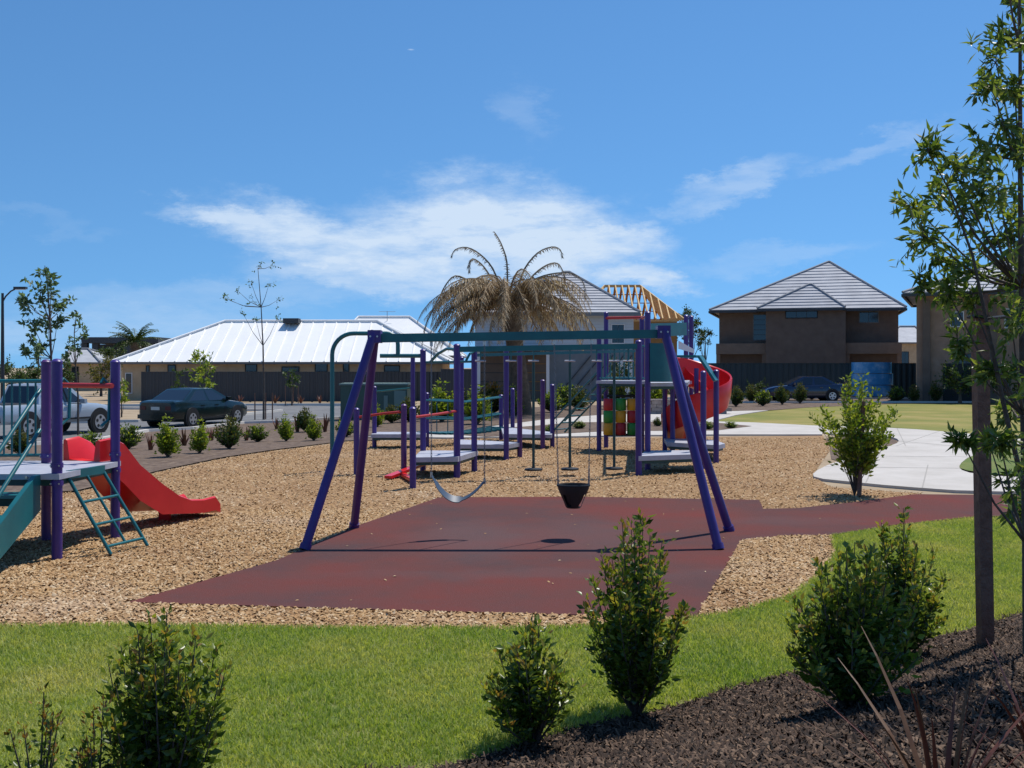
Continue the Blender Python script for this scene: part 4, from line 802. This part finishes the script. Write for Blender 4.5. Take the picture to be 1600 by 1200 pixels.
# --- clay house at the far right
hk = thing('house', (XD(1520, 58), 58, 0), 'clay coloured two storey house with tiled roof half hidden by the leafy tree', 'house'); yw = 58.0
kx0, kx1 = XD(1432, yw), XD(1720, yw)
build('wall', MB().bx(kx0, kx1, yw, yw+10, 0, H+(HY-458)/F*yw), 'wall_clay', hk)
build('pier', MB().bx(XD(1441, yw), XD(1452, yw), yw-.25, yw-.003, 0, H+(HY-470)/F*yw), 'wall_brown', hk); build('pier', MB().bx(XD(1536, yw), XD(1546, yw), yw-.25, yw-.003, 0, H+(HY-470)/F*yw), 'wall_brown', hk)
hip_roof(hk, kx0-.7, kx1+.7, yw-.8, yw+10.8, H+(HY-460)/F*yw, XD(1530, 63), XD(1640, 63), yw+5, H+(HY-405)/F*63, 'roof_tile', 12, 'fence_dark', slopes='fl')
window(hk, XD(1488, yw), XD(1520, yw), H-(600-HY)/F*yw, H-(552-HY)/F*yw, yw, 2, 1, 'wall_brown'); window(hk, XD(1556, yw), XD(1578, yw), H-(515-HY)/F*yw, H-(485-HY)/F*yw, yw, 2, 1, 'white_paint'); window(hk, XD(1480, yw), XD(1500, yw), H-(512-HY)/F*yw, H-(488-HY)/F*yw, yw, 2, 1, 'white_paint')
build('garage_door', MB().bx(XD(1470, yw), XD(1530, yw), yw-.04, yw-.003, 0, 2.2), 'trim_black', hk)
hk.location = (kx0, 58, 0)
for ch in hk.children: ch.location = (XD(1520, 58)-kx0, 0, 0)
hk.rotation_euler = (0, 0, -math.atan2(kx0-.7, 58)-R(3))
hb = thing('house', (XD(1412, 110), 110, 0), 'small pale house far off between the brown and clay houses', 'house'); build('wall', MB().bx(XD(1385, 110), XD(1450, 110), 110, 118, 0, 4.6), 'wall_tan', hb)
hip_roof(hb, XD(1380, 110), XD(1455, 110), 109.5, 118.5, 4.6, XD(1405, 114), XD(1430, 114), 114, 6.4, 'roof_tile', tiles=False); window(hb, XD(1408, 110), XD(1420, 110), 2.2, 3.6, 110, 2, 1)
# --- dark flat roofed pavilion and pale house at the left
hd = thing('pavilion', (XD(165, 105), 105, -.25), 'dark flat roofed upper storey with open bays beside green palm', 'pavilion')
for px in (133, 150, 200, 240): build('column', MB().bx(XD(px, 105)-.3, XD(px, 105)+.3, 104.7, 105.3, -.25, 4.4), 'fence_dark', hd)
build('roof', MB().bx(XD(131, 105), XD(250, 105), 104.4, 112, 4.4, H+(HY-527)/F*105), 'fence_dark', hd); build('rear_wall', MB().bx(XD(150, 110), XD(250, 110), 110, 110.3, -.25, 4.38), 'fence_dark', hd)
hp = thing('house', (XD(115, 95), 95, -.25), 'pale cream house with grey roof behind the saplings by the street lamp', 'house'); build('wall', MB().bx(XD(102, 95), XD(150, 95), 95, 103, -.3, H+(HY-566)/F*95), 'wall_tan', hp)
hip_roof(hp, XD(94, 94.5), XD(156, 94.5), 94.5, 103.5, H+(HY-566)/F*95, XD(112, 99), XD(138, 99), 99, H+(HY-546)/F*99, 'roof_tile', tiles=False); window(hp, XD(112, 95), XD(123, 95), .3, 2.0, 95, 1, 1)
# ================================================================== FENCES
def fence(name, label, p, q, h, npan, m):
    p, q = Vector(p), Vector(q); Ln = (q-p).length; w = Ln/npan; root = thing(name, (0, 0, 0), label, 'fence')
    mb = MB(); k = 16; prof = []
    for i in range(k+1): prof.append((-w/2+.03+(w-.06)*i/k, -.02 if i % 4 in (0, 1) else .02))
    for x, y in prof: mb.v += [(x, y, .03), (x, y, h-.05)]
    for i in range(k): mb.f.append((i*2, i*2+2, i*2+3, i*2+1))
    pan = build('panel', mb, m, root); pst = build('post', MB().bx(-.045, .045, -.05, .05, -.02, h), m, root); cap = build('rail', MB().bx(-w/2+.045, w/2-.045, -.03, .03, h-.05, h-.005), m, root)
    for i in range(npan):
        for o in (pan, cap):
            c = o if i == 0 else o.copy()
            if i: C.objects.link(c); c.parent = root
            c.location = (w*(i+.5), 0, 0)
        c = pst if i == 0 else pst.copy()
        if i: C.objects.link(c); c.parent = root
        c.location = (w*i, 0, 0)
    root.location = p; root.rotation_euler = (0, 0, math.atan2(q.y-p.y, q.x-p.x)); return root
fence('metal_fence', 'dark grey corrugated metal fence before the white roofed house', (XD(222, 65.5), 65.5, -.25), (XD(705, 65.5), 65.5, -.22), 1.95, 20, 'fence_dark')
fence('metal_fence', 'dark green metal fence behind the blue sedan', (XD(1100, 66.5), 66.5, 0), (XD(1432, 66.5), 66.5, 0), 2.25, 9, 'fence_green')
fence('metal_fence', 'dark metal fence low behind the climbing structure beside the grey house', (XD(690, 56), 56, 0), (XD(742, 56), 56, 0), 1.9, 2, 'fence_dark')
# ================================================================== STREET FURNITURE
kx = thing('electrical_kiosk', (XD(583, 42), 42.6, gz(-5.7, 42)), 'green transformer cabinet on the verge behind the arch bar', 'cabinet'); z0 = gz(-5.7, 42)
build('cabinet', MB().bx(XD(532, 42), XD(636, 42), 42, 43.4, z0-.05, z0+1.42), 'kiosk_green', kx); build('lid', MB().bx(XD(530, 42), XD(638, 42), 41.94, 43.5, z0+1.423, z0+1.50), 'kiosk_light', kx)
build('door', MB().bx(XD(616, 42), XD(634, 42), 41.96, 41.997, z0+.1, z0+1.2), 'kiosk_light', kx)
for px in (560, 588): build('door', MB().bx(XD(px, 42)-.33, XD(px, 42)+.33, 41.96, 41.997, z0+.1, z0+1.3), 'kiosk_green', kx)
build('louvre', MB().bx(XD(600, 42), XD(606, 42), 41.95, 41.997, z0+.15, z0+1.0), 'kiosk_light', kx)
rw = thing('retaining_wall', (XD(1105, 43), 43, 0), 'low blockwork wall at the path corner behind the spiral slide', 'wall')
bw_ = .42
for k in range(4):
    for i in range(14):
        x = XD(1010, 43)+i*bw_+(bw_/2 if k % 2 else 0)
        if x+bw_ < XD(1143, 43): build('block', MB().bx(x+.008, x+bw_-.008, 42.9+random.uniform(-.012, .012), 43.25, k*.15+.004, k*.15+.145), 'block', rw)
build('capping', MB().bx(XD(1008, 43), XD(1141, 43), 42.86, 43.28, .602, .66), 'block', rw)
sl_ = thing('street_lamp', (XD(4, 52), 52, -.25), 'dark street lamp post with short curved arm', 'street lamp'); zt = H+(HY-458)/F*52
build('pole', MB().tube([(XD(4, 52), 52, -.25), (XD(4, 52), 52, 2.5), (XD(4, 52), 52, zt)], [.11, .09, .065], 10), 'dark_steel', sl_, smooth=60)
build('arm', MB().tube([W(4, 472, 52), W(9, 463, 52), W(17, 455, 52), W(27, 450, 52)], .04, 8), 'dark_steel', sl_, smooth=60)
hd_ = build('lamp_head', MB().box(W(32, 450, 52), (.62, .24, .12)), 'dark_steel', sl_); build('lens', MB().box(W(32, 450, 52)+Vector((0, 0, -.075)), (.45, .18, .03)), 'lamp_glass', hd_)
pk = thing('wrapped_stack', (XD(1368, 63.9), 64.5, 0), 'stack of building materials in blue plastic wrap by the dark fence', 'wrapped stack')
for k in range(3):
    z0 = .16+k*.72; mb = MB(); xs0, xs1 = XD(1336, 64), XD(1399, 64)-.10*abs(k-1)
    mb.prism(smooth_poly([(xs0, 63.9), (xs1, 63.9), (xs1, 65.2), (xs0, 65.2)], 2), z0, z0+.69); build('bundle', mb, 'wrap_blue', pk, smooth=40)
    build('pallet', MB().bx(xs0+.1, xs1-.1, 64, 65.1, z0-.13 if k == 0 else z0-.027, z0-.003), 'pallet_wood', pk)
# ================================================================== PALMS
def frond_mesh(pts, nl, ll, wd, hang, seed, r0=.03):
    """rachis through pts plus drooping leaflets on both sides (verts relative to world)"""
    g = np.random.default_rng(seed); mb = MB(); pts = [Vector(p) for p in pts]; k = len(pts)
    mb.tube(pts, [r0*(1-.8*i/(k-1)) for i in range(k)], 5, False)
    for i in range(nl):
        t = .08+.92*(i+.5)/nl; f = t*(k-1); a = min(int(f), k-2); p = pts[a].lerp(pts[a+1], f-a); d = (pts[a+1]-pts[a]).normalized()
        sd = d.cross(Vector((0, 0, 1)));  sd = sd.normalized() if sd.length > .05 else Vector((1, 0, 0))
        for sg in (-1, 1):
            L_ = ll*(1-.65*abs(t-.45)/.55)*g.uniform(.7, 1.2); e = (sd*sg*g.uniform(.5, 1)+d*g.uniform(.2, .7)+Vector((0, 0, -hang*g.uniform(.6, 1.4)))).normalized()*L_; w = d*wd
            m_ = p+e*.5+Vector((0, 0, .06*L_)); mb.add([p-w*.5, p+w*.5, m_+w*.5, m_-w*.5, p+e+Vector((0, 0, -.1*L_))], [(0, 1, 2, 3), (3, 2, 4)])
    return mb
dp = thing('dead_palm', (XD(812, 43), 43, 0), 'dead palm with brown drooping fronds behind the climbing structure', 'palm'); DP = 43.0; cr_ = W(794, 466, DP)
build('trunk', MB().tube([(XD(814, DP), DP, -.05), (XD(812, DP), DP, 1.2), (XD(804, DP), DP, 3.0), tuple(cr_+Vector((0, 0, .1)))], [.5, .40, .36, .42], 14), 'palm_trunk', dp, smooth=60)
g = np.random.default_rng(3)
def arch_pts(az_, L_, e0, curl, n=9):
    """starts at elevation e0 and bends down along its length"""
    p = Vector((0, 0, 0)); out = [p.copy()]
    for i in range(n):
        el_ = e0-curl*((i+.5)/n)**1.0; p = p+Vector((math.cos(az_)*math.cos(el_), math.sin(az_)*math.cos(el_), math.sin(el_)))*L_/n; out.append(p.copy())
    return out
NV = 8; protos = []
for v in range(NV):
    e0 = R([50, 36, 24, 8, 58, 28, -5, 42][v]); curl = R([125, 105, 88, 75, 135, 92, 70, 112][v]); L_ = [4.5, 4.3, 4.1, 3.6, 4.3, 4.2, 3.0, 4.4][v]
    mb = frond_mesh([Vector((.2, 0, 0))+p for p in arch_pts(0, L_, e0, curl)], 46, .62, .035, .9, 20+v, .04); protos.append(build('frond', mb, 'frond_dead', origin=(0, 0, 0)))
cnt = 0
for i in range(96):
    src = protos[i % NV]; o = src if i < NV else src.copy()
    if i >= NV: C.objects.link(o)
    o.parent = dp; o.location = cr_-dp.location+Vector((g.normal(0, .08), g.normal(0, .08), g.uniform(-.35, .2))); o.rotation_euler = (g.normal(0, .12), g.normal(0, .12), g.uniform(0, 2*math.pi)); s_ = g.uniform(.82, 1.08); o.scale = (s_, s_, s_)
for k, (poly, dy) in enumerate([([(785, 458), (770, 420), (750, 398), (730, 388), (712, 392), (706, 405)], -.6), ([(778, 455), (765, 430), (752, 412), (738, 403), (732, 412), (733, 425)], .5), ([(793, 455), (792, 410), (785, 385), (778, 370), (772, 361)], .2), ([(808, 452), (820, 420), (840, 396), (862, 387), (875, 392), (878, 405)], -.5),
        ([(814, 454), (835, 428), (855, 413), (872, 410), (882, 425), (884, 440)], .7), ([(805, 455), (840, 435), (870, 428), (895, 430), (910, 445), (912, 470)], -1.0), ([(775, 460), (735, 440), (712, 432), (697, 447), (686, 470), (672, 495), (664, 520)], -.8), ([(772, 462), (722, 450), (690, 465), (667, 500), (657, 540)], .6), ([(806, 458), (830, 440), (850, 436), (866, 450), (876, 475)], -1.2), ([(770, 458), (745, 440), (725, 445), (715, 470)], -1.0)]):
    n = len(poly); pts = [W(px, py, DP)+Vector((0, dy*(i/(n-1)), 0)) for i, (px, py) in enumerate(poly)]
    fine = []
    for i in range(n-1):
        p0, p1, p2, p3 = pts[max(i-1, 0)], pts[i], pts[i+1], pts[min(i+2, n-1)]
        for t in (0, .33, .66): fine.append(.5*((2*p1)+(p2-p0)*t+(2*p0-5*p1+4*p2-p3)*t*t+(3*p1-p0-3*p2+p3)*t**3))
    fine.append(pts[-1]); build('bare_frond', frond_mesh(fine, 46, .30, .03, .5, 60+k, .045), 'frond_grey', dp)
gpalm = thing('green_palm', (XD(212, 98), 98, -.25), 'green date palm behind the left end of the white roof', 'palm'); cp = W(212, 535, 98)
build('trunk', MB().tube([(cp.x, cp.y, -.25), (cp.x, cp.y, cp.z)], [.5, .45], 10), 'palm_trunk', gpalm, smooth=60)
for i in range(40):
    az_ = g.uniform(0, 2*math.pi); mb = frond_mesh([cp+p for p in arch_pts(az_, g.uniform(2.3, 3.0), R(g.uniform(-10, 80)), R(g.uniform(45, 80)), 6)], 16, .6, .07, .3, 100+i, .05); build('frond', mb, 'leaf_mid', gpalm)
# ================================================================== FOREGROUND SHRUBS
def near_shrub(px, py, ptop, wpx, nst, nl, label, seed, L=.05, m='leaf_dark', tip='leaf_tip', flat=.5, twig=.06, name='shrub', onm=True, stretch=(1, 1), low=.2, vase=.55):
    b = M(px, py) if onm else G(px, py); Hh = 1.1*(py-ptop)/F*b.y; root = thing(name, b+Vector((0, 0, .0)), label, 'shrub'); shrub(root, Hh, wpx/2/F*b.y, nst, nl, L, L*.55, m, tip, seed, flat=flat, twig=twig, stretch=stretch, low=low, vase=vase); return root
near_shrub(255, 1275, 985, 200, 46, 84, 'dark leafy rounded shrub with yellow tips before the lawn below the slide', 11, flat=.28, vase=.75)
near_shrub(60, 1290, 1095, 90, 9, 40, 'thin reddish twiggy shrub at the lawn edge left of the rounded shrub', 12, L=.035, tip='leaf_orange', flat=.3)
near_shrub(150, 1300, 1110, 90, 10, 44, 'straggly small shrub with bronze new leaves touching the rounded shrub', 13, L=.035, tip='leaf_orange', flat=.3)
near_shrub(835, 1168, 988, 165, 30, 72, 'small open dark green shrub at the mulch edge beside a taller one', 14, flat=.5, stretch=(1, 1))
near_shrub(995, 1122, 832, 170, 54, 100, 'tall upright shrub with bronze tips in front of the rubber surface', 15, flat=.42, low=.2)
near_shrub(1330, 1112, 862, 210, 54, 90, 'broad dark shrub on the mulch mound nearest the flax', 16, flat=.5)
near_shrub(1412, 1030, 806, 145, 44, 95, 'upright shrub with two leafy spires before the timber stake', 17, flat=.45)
b5 = near_shrub(1335, 775, 602, 132, 42, 85, 'bright yellow green bushy young tree beside the concrete path', 18, L=.085, m='leaf_bright', tip='leaf_bright', flat=.3, twig=.11, onm=False, low=.34, name='bush', vase=.2)
p = wloc(b5); build('stake', MB().tube([p+Vector((.04, -.1, -.02)), p+Vector((.10, -.12, 1.5))], .035, 6), 'stake', b5)
# ---- garden bed shrubs: prototypes then copies
def proto(Hh, Rr, nst, nl, L, m, tip, seed):
    r = bpy.data.objects.new('shrub', None); C.objects.link(r); shrub(r, Hh, Rr, nst, nl, L, L*.5, m, tip, seed, flat=.45, twig=.1, stem_r=.012); return r
prs = [proto(.9, .32, 34, 46, .09, 'leaf_bright', 'leaf_bright', 31), proto(.85, .36, 36, 44, .09, 'leaf_mid', 'leaf_olive', 32), proto(.7, .42, 32, 42, .095, 'leaf_mid', 'leaf_bright', 33), proto(.8, .4, 32, 44, .095, 'leaf_olive', 'leaf_orange', 34)]
used = [False]*4
def place(k, px, py, hpx, label, group, wide=1.0, rot=None):
    b = G(px, py); s_ = hpx/F*b.y/[.9, .85, .7, .8][k]
    o = prs[k] if not used[k] else copy_tree(prs[k]); used[k] = True
    o.location = b+Vector((0, 0, .02)); o.scale = (s_*wide, s_*wide, s_); o.rotation_euler = (0, 0, random.uniform(0, 6.28) if rot is None else rot); tag(o, label, 'shrub', group)
G1 = 'shrubs on the bank below the road'
for k, px, py, hp, w, lb in [(0, 262, 716, 62, .95, 'bright green upright shrub on the soil bank nearest the red slide'), (0, 312, 710, 52, .9, 'bright green shrub second along the soil bank from the red slide'), (1, 358, 703, 52, 1.1, 'broad darker shrub third along the soil bank from the red slide'),
        (2, 200, 703, 40, 1, 'low shrub on the bank behind the purple post at the slide'), (2, 402, 692, 28, 1.1, 'low pale shrub on the bank in front of the bare staked sapling'), (0, 447, 691, 42, .9, 'bright shrub on the bank between the staked sapling and teal arch'),
        (1, 478, 676, 40, 1, 'darker shrub at the road edge near the teal arch'), (0, 490, 690, 40, 1, 'bright shrub in front of the darker one near the teal arch'), (2, 540, 684, 30, 1, 'low shrub on the bank behind the leaning purple swing leg'), (2, 140, 715, 40, 1, 'shrub behind the red slide entrance below the pickup front wheel'),
        (1, 30, 712, 42, 1, 'shrub behind the teal tower balustrade below the pickup tray'), (0, 590, 668, 34, 1, 'bright shrub at the foot of the green cabinet'), (1, 612, 662, 30, 1.2, 'wide dark shrub at the foot of the green cabinet doors')]: place(k, px, py, hp, lb, G1, w)
G2 = 'shrubs in the middle bed'
for k, px, py, hp, w, lb in [(0, 690, 660, 62, 1.3, 'large bright shrub behind the start of the teal plank bridge'), (0, 745, 664, 60, 1.2, 'large bright shrub behind the middle of the teal plank bridge'), (1, 715, 655, 50, 1.2, 'dark shrub between the two large bright ones behind the plank bridge'), (0, 800, 650, 45, 1.2, 'bright shrub at the foot of the dead palm trunk'), (1, 640, 660, 40, 1.2, 'dark shrub beside the end of the green cabinet'),
        (2, 880, 640, 40, 1.2, 'wide shrub against the grey house wall past the dead palm'), (1, 905, 642, 40, 1.1, 'darker shrub against the grey house wall behind the inclined ladder'), (2, 862, 645, 34, 1.2, 'small shrub between dead palm trunk and grey house wall'), (1, 960, 640, 60, .8, 'tall narrow shrub behind the coloured turning blocks'), (1, 1000, 636, 50, 1, 'dark shrub behind the tower posts before the grey house corner'),
        (0, 1028, 640, 44, 1.1, 'bright shrub behind the low blockwork wall end under the tower'), (1, 1060, 628, 30, 1.2, 'dark shrub behind the low blockwork wall by the spiral slide')]: place(k, px, py, hp, lb, G2, w)
place(3, 768, 648, 55, 'orange flowering shrub in the garden bed beside the dead palm trunk', None, 1.3)
G3 = 'shrubs along the right hand road'
for k, px, py, hp, w, lb in [(1, 1150, 636, 34, .9, 'dark shrub in the bed nearest the low blockwork wall'), (1, 1174, 630, 30, .9, 'dark shrub in the bed second from the low blockwork wall'), (2, 1192, 635, 26, 1, 'low shrub in front of the bonnet of the blue sedan'), (1, 1222, 633, 34, .8, 'narrow shrub in front of the front door of the blue sedan'), (1, 1250, 631, 34, .8, 'narrow shrub in front of the middle of the blue sedan'), (2, 1268, 625, 26, 1, 'low shrub at the kerb before the rear door of the blue sedan'),
        (1, 1428, 630, 30, .8, 'narrow shrub before the gap between brown and clay houses'), (1, 1462, 630, 36, .7, 'tallest narrow shrub before the clay house pier'), (2, 1400, 629, 26, 1, 'low shrub in the bed before the blue wrapped stack'), (1, 1490, 629, 26, 1, 'small shrub before the clay house garage door'), (2, 1540, 629, 30, 1, 'low shrub in the far bed behind the timber stake'), (1, 1570, 629, 34, .9, 'shrub in the far bed behind the leafy tree'), (2, 1300, 627, 30, 1, 'low shrub at the boot of the blue sedan')]: place(k, px, py, hp, lb, G3, w)
G4 = 'low plants in the path island'; L4 = 'low green tuft in the soil island inside the concrete path'
for k, px, py, hp, w in [(2, 1105, 673, 14, 1.5), (2, 1142, 671, 12, 1.5), (2, 860, 678, 14, 1.4), (2, 905, 672, 14, 1.4), (1, 1028, 668, 16, 1.2)]: place(k, px, py, hp, L4, G4, w)
# ---- flax clumps
def flax(px, py, hpx, label, group=None, nb=16, m='flax', base=None, wd=.02, spread=.6, seed=0):
    b = base if base is not None else G(px, py); Hh = hpx/F*b.y; g = np.random.default_rng(seed+int(px)); root = thing('flax', b, label, 'flax', group)
    for i in range(nb):
        a_ = g.uniform(0, 2*math.pi); sp = g.uniform(.1, 1)*spread; h = Hh*g.uniform(.6, 1.05); mb = MB(); d = Vector((math.cos(a_), math.sin(a_), 0)); s_ = Vector((-d.y, d.x, 0))
        for t in (0, .3, .6, .85, 1): 
            c = b+d*(sp*Hh*t**1.6+.03)+Vector((0, 0, h*t*(1-.12*t))); w = wd*Hh*(1-.9*t**2)*1.6; mb.v += [tuple(c-s_*w), tuple(c+d*w*.5), tuple(c+s_*w), tuple(c-d*w*.1)]
        for q in range(4):
            for j in range(4): mb.f.append((q*4+j, q*4+(j+1) % 4, q*4+4+(j+1) % 4, q*4+4+j))
        build('leaf', mb, m if i % 4 else 'flax_tan', root)
    return root
for px, py, hp, lb in [(288, 698, 34, 'red flax clump between the first two bright shrubs past the slide'), (235, 705, 32, 'red flax clump between the red slide and the first bright shrub'), (465, 676, 34, 'dark red flax clump beside the darker road edge shrub near the arch'), (508, 676, 34, 'dark red flax clump right beside the teal arch pipe'), (385, 690, 30, 'red flax clump at the foot of the bare staked sapling'), (330, 690, 30, 'red flax clump below the green sedan between two shrubs'), (432, 672, 22, 'small red flax clump by the stakes of the bare sapling')]: flax(px, py, hp, lb, 'flax clumps on the bank', 12, wd=.035, spread=.5)
for px in (310, 345, 375, 430, 470, 500): flax(px, 631, 16, 'reddish flax clump at the foot of the dark grey fence', 'flax along the grey fence', 10, wd=.05, spread=.6)
f1 = M(1590, 1290); flax(1500, 1290, 330, 'bronze flax with long arching leaves on the mulch mound', None, 22, base=M(1470, 1330), wd=.011, spread=.75, seed=4)
flax(1610, 1250, 330, 'second bronze flax with upright leaves below the timber stake', None, 16, base=M(1640, 1270), wd=.012, spread=.6, seed=9)
# ---- timber stake with tie, leafy tree on the mound
sb = M(1540, 1014); st = thing('tree_stake', sb, 'thick brown timber stake on the mulch mound beside the leafy tree', 'stake'); top = W(1530, 458, sb.y-.05)
build('post', MB().beam(sb+Vector((0, 0, -.05)), top, .088, .088, (0, 1, 0)), 'stake', st)
tb = W(1530, 495, sb.y-.05); tk = M(1606, 1030); dT = tk.y
build('tie', MB().tube([tb+Vector((-.05, -.06, 0)), tb+Vector((.06, -.07, -.01)), W(1600, 493, dT-.06), W(1604, 494, dT+.05), tb+Vector((.06, .06, -.01)), tb+Vector((-.05, .06, 0)), tb+Vector((-.05, -.06, 0))], .012, 5, False), 'trim_black', st)
lt = thing('leafy_tree', tk, 'slender leafy tree with drooping narrow leaves tied to timber stake', 'tree')
tp_ = [tk+Vector((0, 0, -.03)), W(1604, 850, dT), W(1600, 650, dT), W(1596, 450, dT), W(1594, 250, dT), W(1594, 80, dT), W(1592, -80, dT)]
bl_ = [(1590, 8, 26), (1572, 55, 36), (1556, 98, 34), (1548, 132, 30), (1562, 190, 45), (1545, 235, 38), (1585, 140, 40), (1450, 238, 34), (1490, 262, 42), (1432, 328, 34), (1470, 305, 42), (1443, 368, 36), (1502, 332, 46), (1560, 300, 55), (1548, 376, 48), (1462, 402, 36), (1512, 420, 46), (1582, 430, 46), (1522, 478, 40), (1582, 515, 38), (1498, 540, 26), (1560, 580, 28), (1582, 640, 30), (1562, 690, 26), (1575, 762, 28), (1596, 790, 26), (1502, 688, 15), (1545, 690, 22), (1580, 350, 50), (1530, 300, 40), (1620, 60, 60), (1640, 180, 70), (1650, 320, 80), (1640, 460, 70), (1640, 600, 60), (1625, 720, 40), (1440, 445, 22), (1478, 450, 30), (1570, -50, 60), (1640, -90, 80), (1700, 20, 80), (1720, 250, 90), (1600, -150, 70), (1600, 240, 40), (1600, 380, 40)]
gT = np.random.default_rng(5); blobs = [(tuple(W(a, b, dT+(gT.uniform(-.3, .45) if a < 1605 else gT.uniform(-1.4, .2)))), r/F*dT*1.12) for a, b, r in bl_]
tree(lt, None, tp_, .03, blobs, 105, .082, .024, 'leaf_tree', 51, droop=.25)
build('side_stem', MB().tube([W(1604, 780, dT), W(1570, 640, dT-.1), W(1545, 520, dT-.15), W(1520, 400, dT-.15), W(1480, 290, dT-.1)], [.016, .013, .011, .008, .004], 6), 'bark_trunk', lt, smooth=60)
# ---- street trees
def street_tree(base, trunk_px, blobs_px, d, tr, nper, L, Wd, m, label, seed, stakes=True, spread=.5, nm='young_tree'):
    gS = np.random.default_rng(seed); root = thing(nm, base, label, 'tree'); pts = [Vector(base)]+[W(a, b, d) for a, b in trunk_px]
    blobs = [(tuple(W(a, b, d+gS.uniform(-spread, spread))), r/F*d) for a, b, r in blobs_px]; tree(root, None, pts, tr, blobs, nper, L, Wd, m, seed)
    if stakes:
        for dx, dy in ((-.35, -.1), (.35, .1), (.0, .35)): build('stake', MB().tube([Vector(base)+Vector((dx, dy, -.02)), Vector(base)+Vector((dx, dy, 1.15))], .03, 6), 'stake', root)
b = G(412, 656); street_tree(b, [(412, 600), (411, 540), (408, 480), (403, 420)], [(360, 470, 16), (372, 455, 12), (392, 440, 14), (395, 470, 14), (380, 490, 10), (408, 412, 10), (425, 415, 10), (432, 470, 12), (432, 500, 9), (400, 500, 10), (350, 465, 10), (420, 445, 10)], b.y, .05, 16, .13, .06, 'leaf_grey', 'nearly bare sapling held by three stakes on the soil bank', 61)
b = G(76, 690); d = b.y; street_tree(b, [(78, 620), (80, 560), (78, 500), (74, 440), (70, 415)], [(70, 425, 16), (62, 455, 22), (85, 460, 22), (45, 475, 20), (70, 485, 26), (95, 480, 18), (50, 505, 20), (75, 510, 20), (48, 530, 16), (60, 545, 18), (90, 500, 14), (42, 552, 12), (36, 470, 12), (80, 440, 18)], d, .05, 60, .17, .085, 'leaf_grey', 'slim leafy street tree rising behind the left tower posts', 62)
b = G(122, 680); street_tree(b, [(122, 620), (118, 570), (116, 520), (120, 490)], [(118, 490, 12), (125, 510, 13), (112, 528, 14), (108, 545, 14), (122, 545, 12), (105, 560, 12), (128, 525, 8)], b.y, .04, 36, .15, .08, 'leaf_grey', 'short sparse sapling behind the silver pickup', 63, stakes=False)
b = G(324, 652); street_tree(b, [(324, 620), (322, 590), (320, 560)], [(318, 555, 14), (326, 575, 16), (318, 592, 14), (332, 600, 14), (322, 615, 14), (308, 560, 10), (338, 622, 10), (312, 578, 10)], b.y, .05, 60, .2, .09, 'leaf_bright', 'light green sapling behind the roof of the green sedan', 64, stakes=False)
b = G(277, 640); street_tree(b, [(277, 615), (276, 590)], [(277, 585, 9), (276, 600, 9), (280, 612, 9)], b.y, .04, 40, .2, .09, 'leaf_mid', 'narrow small sapling before the grey fence left of the light green one', 65, stakes=False)
b = G(456, 634); street_tree(b, [(456, 615), (456, 590)], [(456, 582, 9), (450, 592, 7), (462, 594, 7), (456, 600, 7)], b.y, .05, 40, .22, .1, 'leaf_mid', 'small staked sapling in front of the grey fence', 66)
b = G(190, 652); street_tree(b, [(190, 625), (189, 605)], [(188, 600, 9), (192, 612, 9), (186, 620, 8), (194, 628, 8)], b.y, .04, 40, .2, .09, 'leaf_bright', 'small light sapling at the tan house corner', 67, stakes=False)
def far_tree(px, py, rpx, d, label, seed, m='leaf_mid', n=9, per=120, hgt=None):
    gS = np.random.default_rng(seed); c = W(px, py, d); r = rpx/F*d; z0 = gz(c.x, d); root = thing('far_tree', (c.x, d, z0), label, 'tree')
    blobs = [(tuple(c+Vector((gS.uniform(-1, 1)*r*.7, gS.uniform(-1, 1)*r*.6, gS.uniform(-.55, .6)*r*(hgt or 1)))), r*gS.uniform(.45, .65)) for _ in range(n)]
    tree(root, None, [Vector((c.x, d, z0)), Vector((c.x, d, (z0+c.z)/2)), Vector((c.x, d, c.z))], .12, blobs, per, r*.17, r*.09, m, seed)
far_tree(14, 585, 26, 72, 'dark rounded tree beyond the street by the lamp post', 71); far_tree(48, 588, 24, 76, 'dark tree behind the street tree trunk', 72); far_tree(100, 580, 20, 70, 'dark green tree before the pale cream house', 73)
far_tree(158, 578, 26, 78, 'yellowish green tree between the pavilion and tower post', 74, 'leaf_olive', hgt=1.4); far_tree(178, 560, 20, 84, 'green tree left of the white roof end', 75); far_tree(1082, 512, 22, 80, 'tall dark conifer rising behind the timber roof frame', 76, n=12, hgt=1.9)
far_tree(1102, 528, 14, 84, 'dark tree between the timber frame and the brown house', 77, hgt=1.3); far_tree(60, 548, 14, 95, 'distant tree crown left of the pale house', 78)
far_tree(1500, 600, 30, 55, 'dark garden tree before the clay house', 79, hgt=1.0); far_tree(1570, 590, 34, 54, 'dark leafy shrub tree by the clay house garage', 80); far_tree(965, 560+30, 24, 52, 'slim tree between the grey house and tower', 81, hgt=1.4); far_tree(1180, 606, 16, 64.8, 'dark bush at the foot of the green fence', 82)
# trees carrying on past both ends of the street
for i, (px, py, r, d, lb) in enumerate([(-50, 580, 30, 74, 'dark tree beyond the street past the lamp post'), (-130, 574, 36, 80, 'broad dark tree beyond the street well past the lamp post'), (-230, 570, 42, 78, 'tall dark tree at the far end of the street'), (-340, 572, 40, 84, 'last dark tree at the far end of the street'), (1760, 560, 60, 64, 'dark tree beyond the clay house'), (1880, 570, 60, 66, 'broad dark tree well beyond the clay house')]): far_tree(px, py, r, d, lb, 90+i, n=11, hgt=1.1)
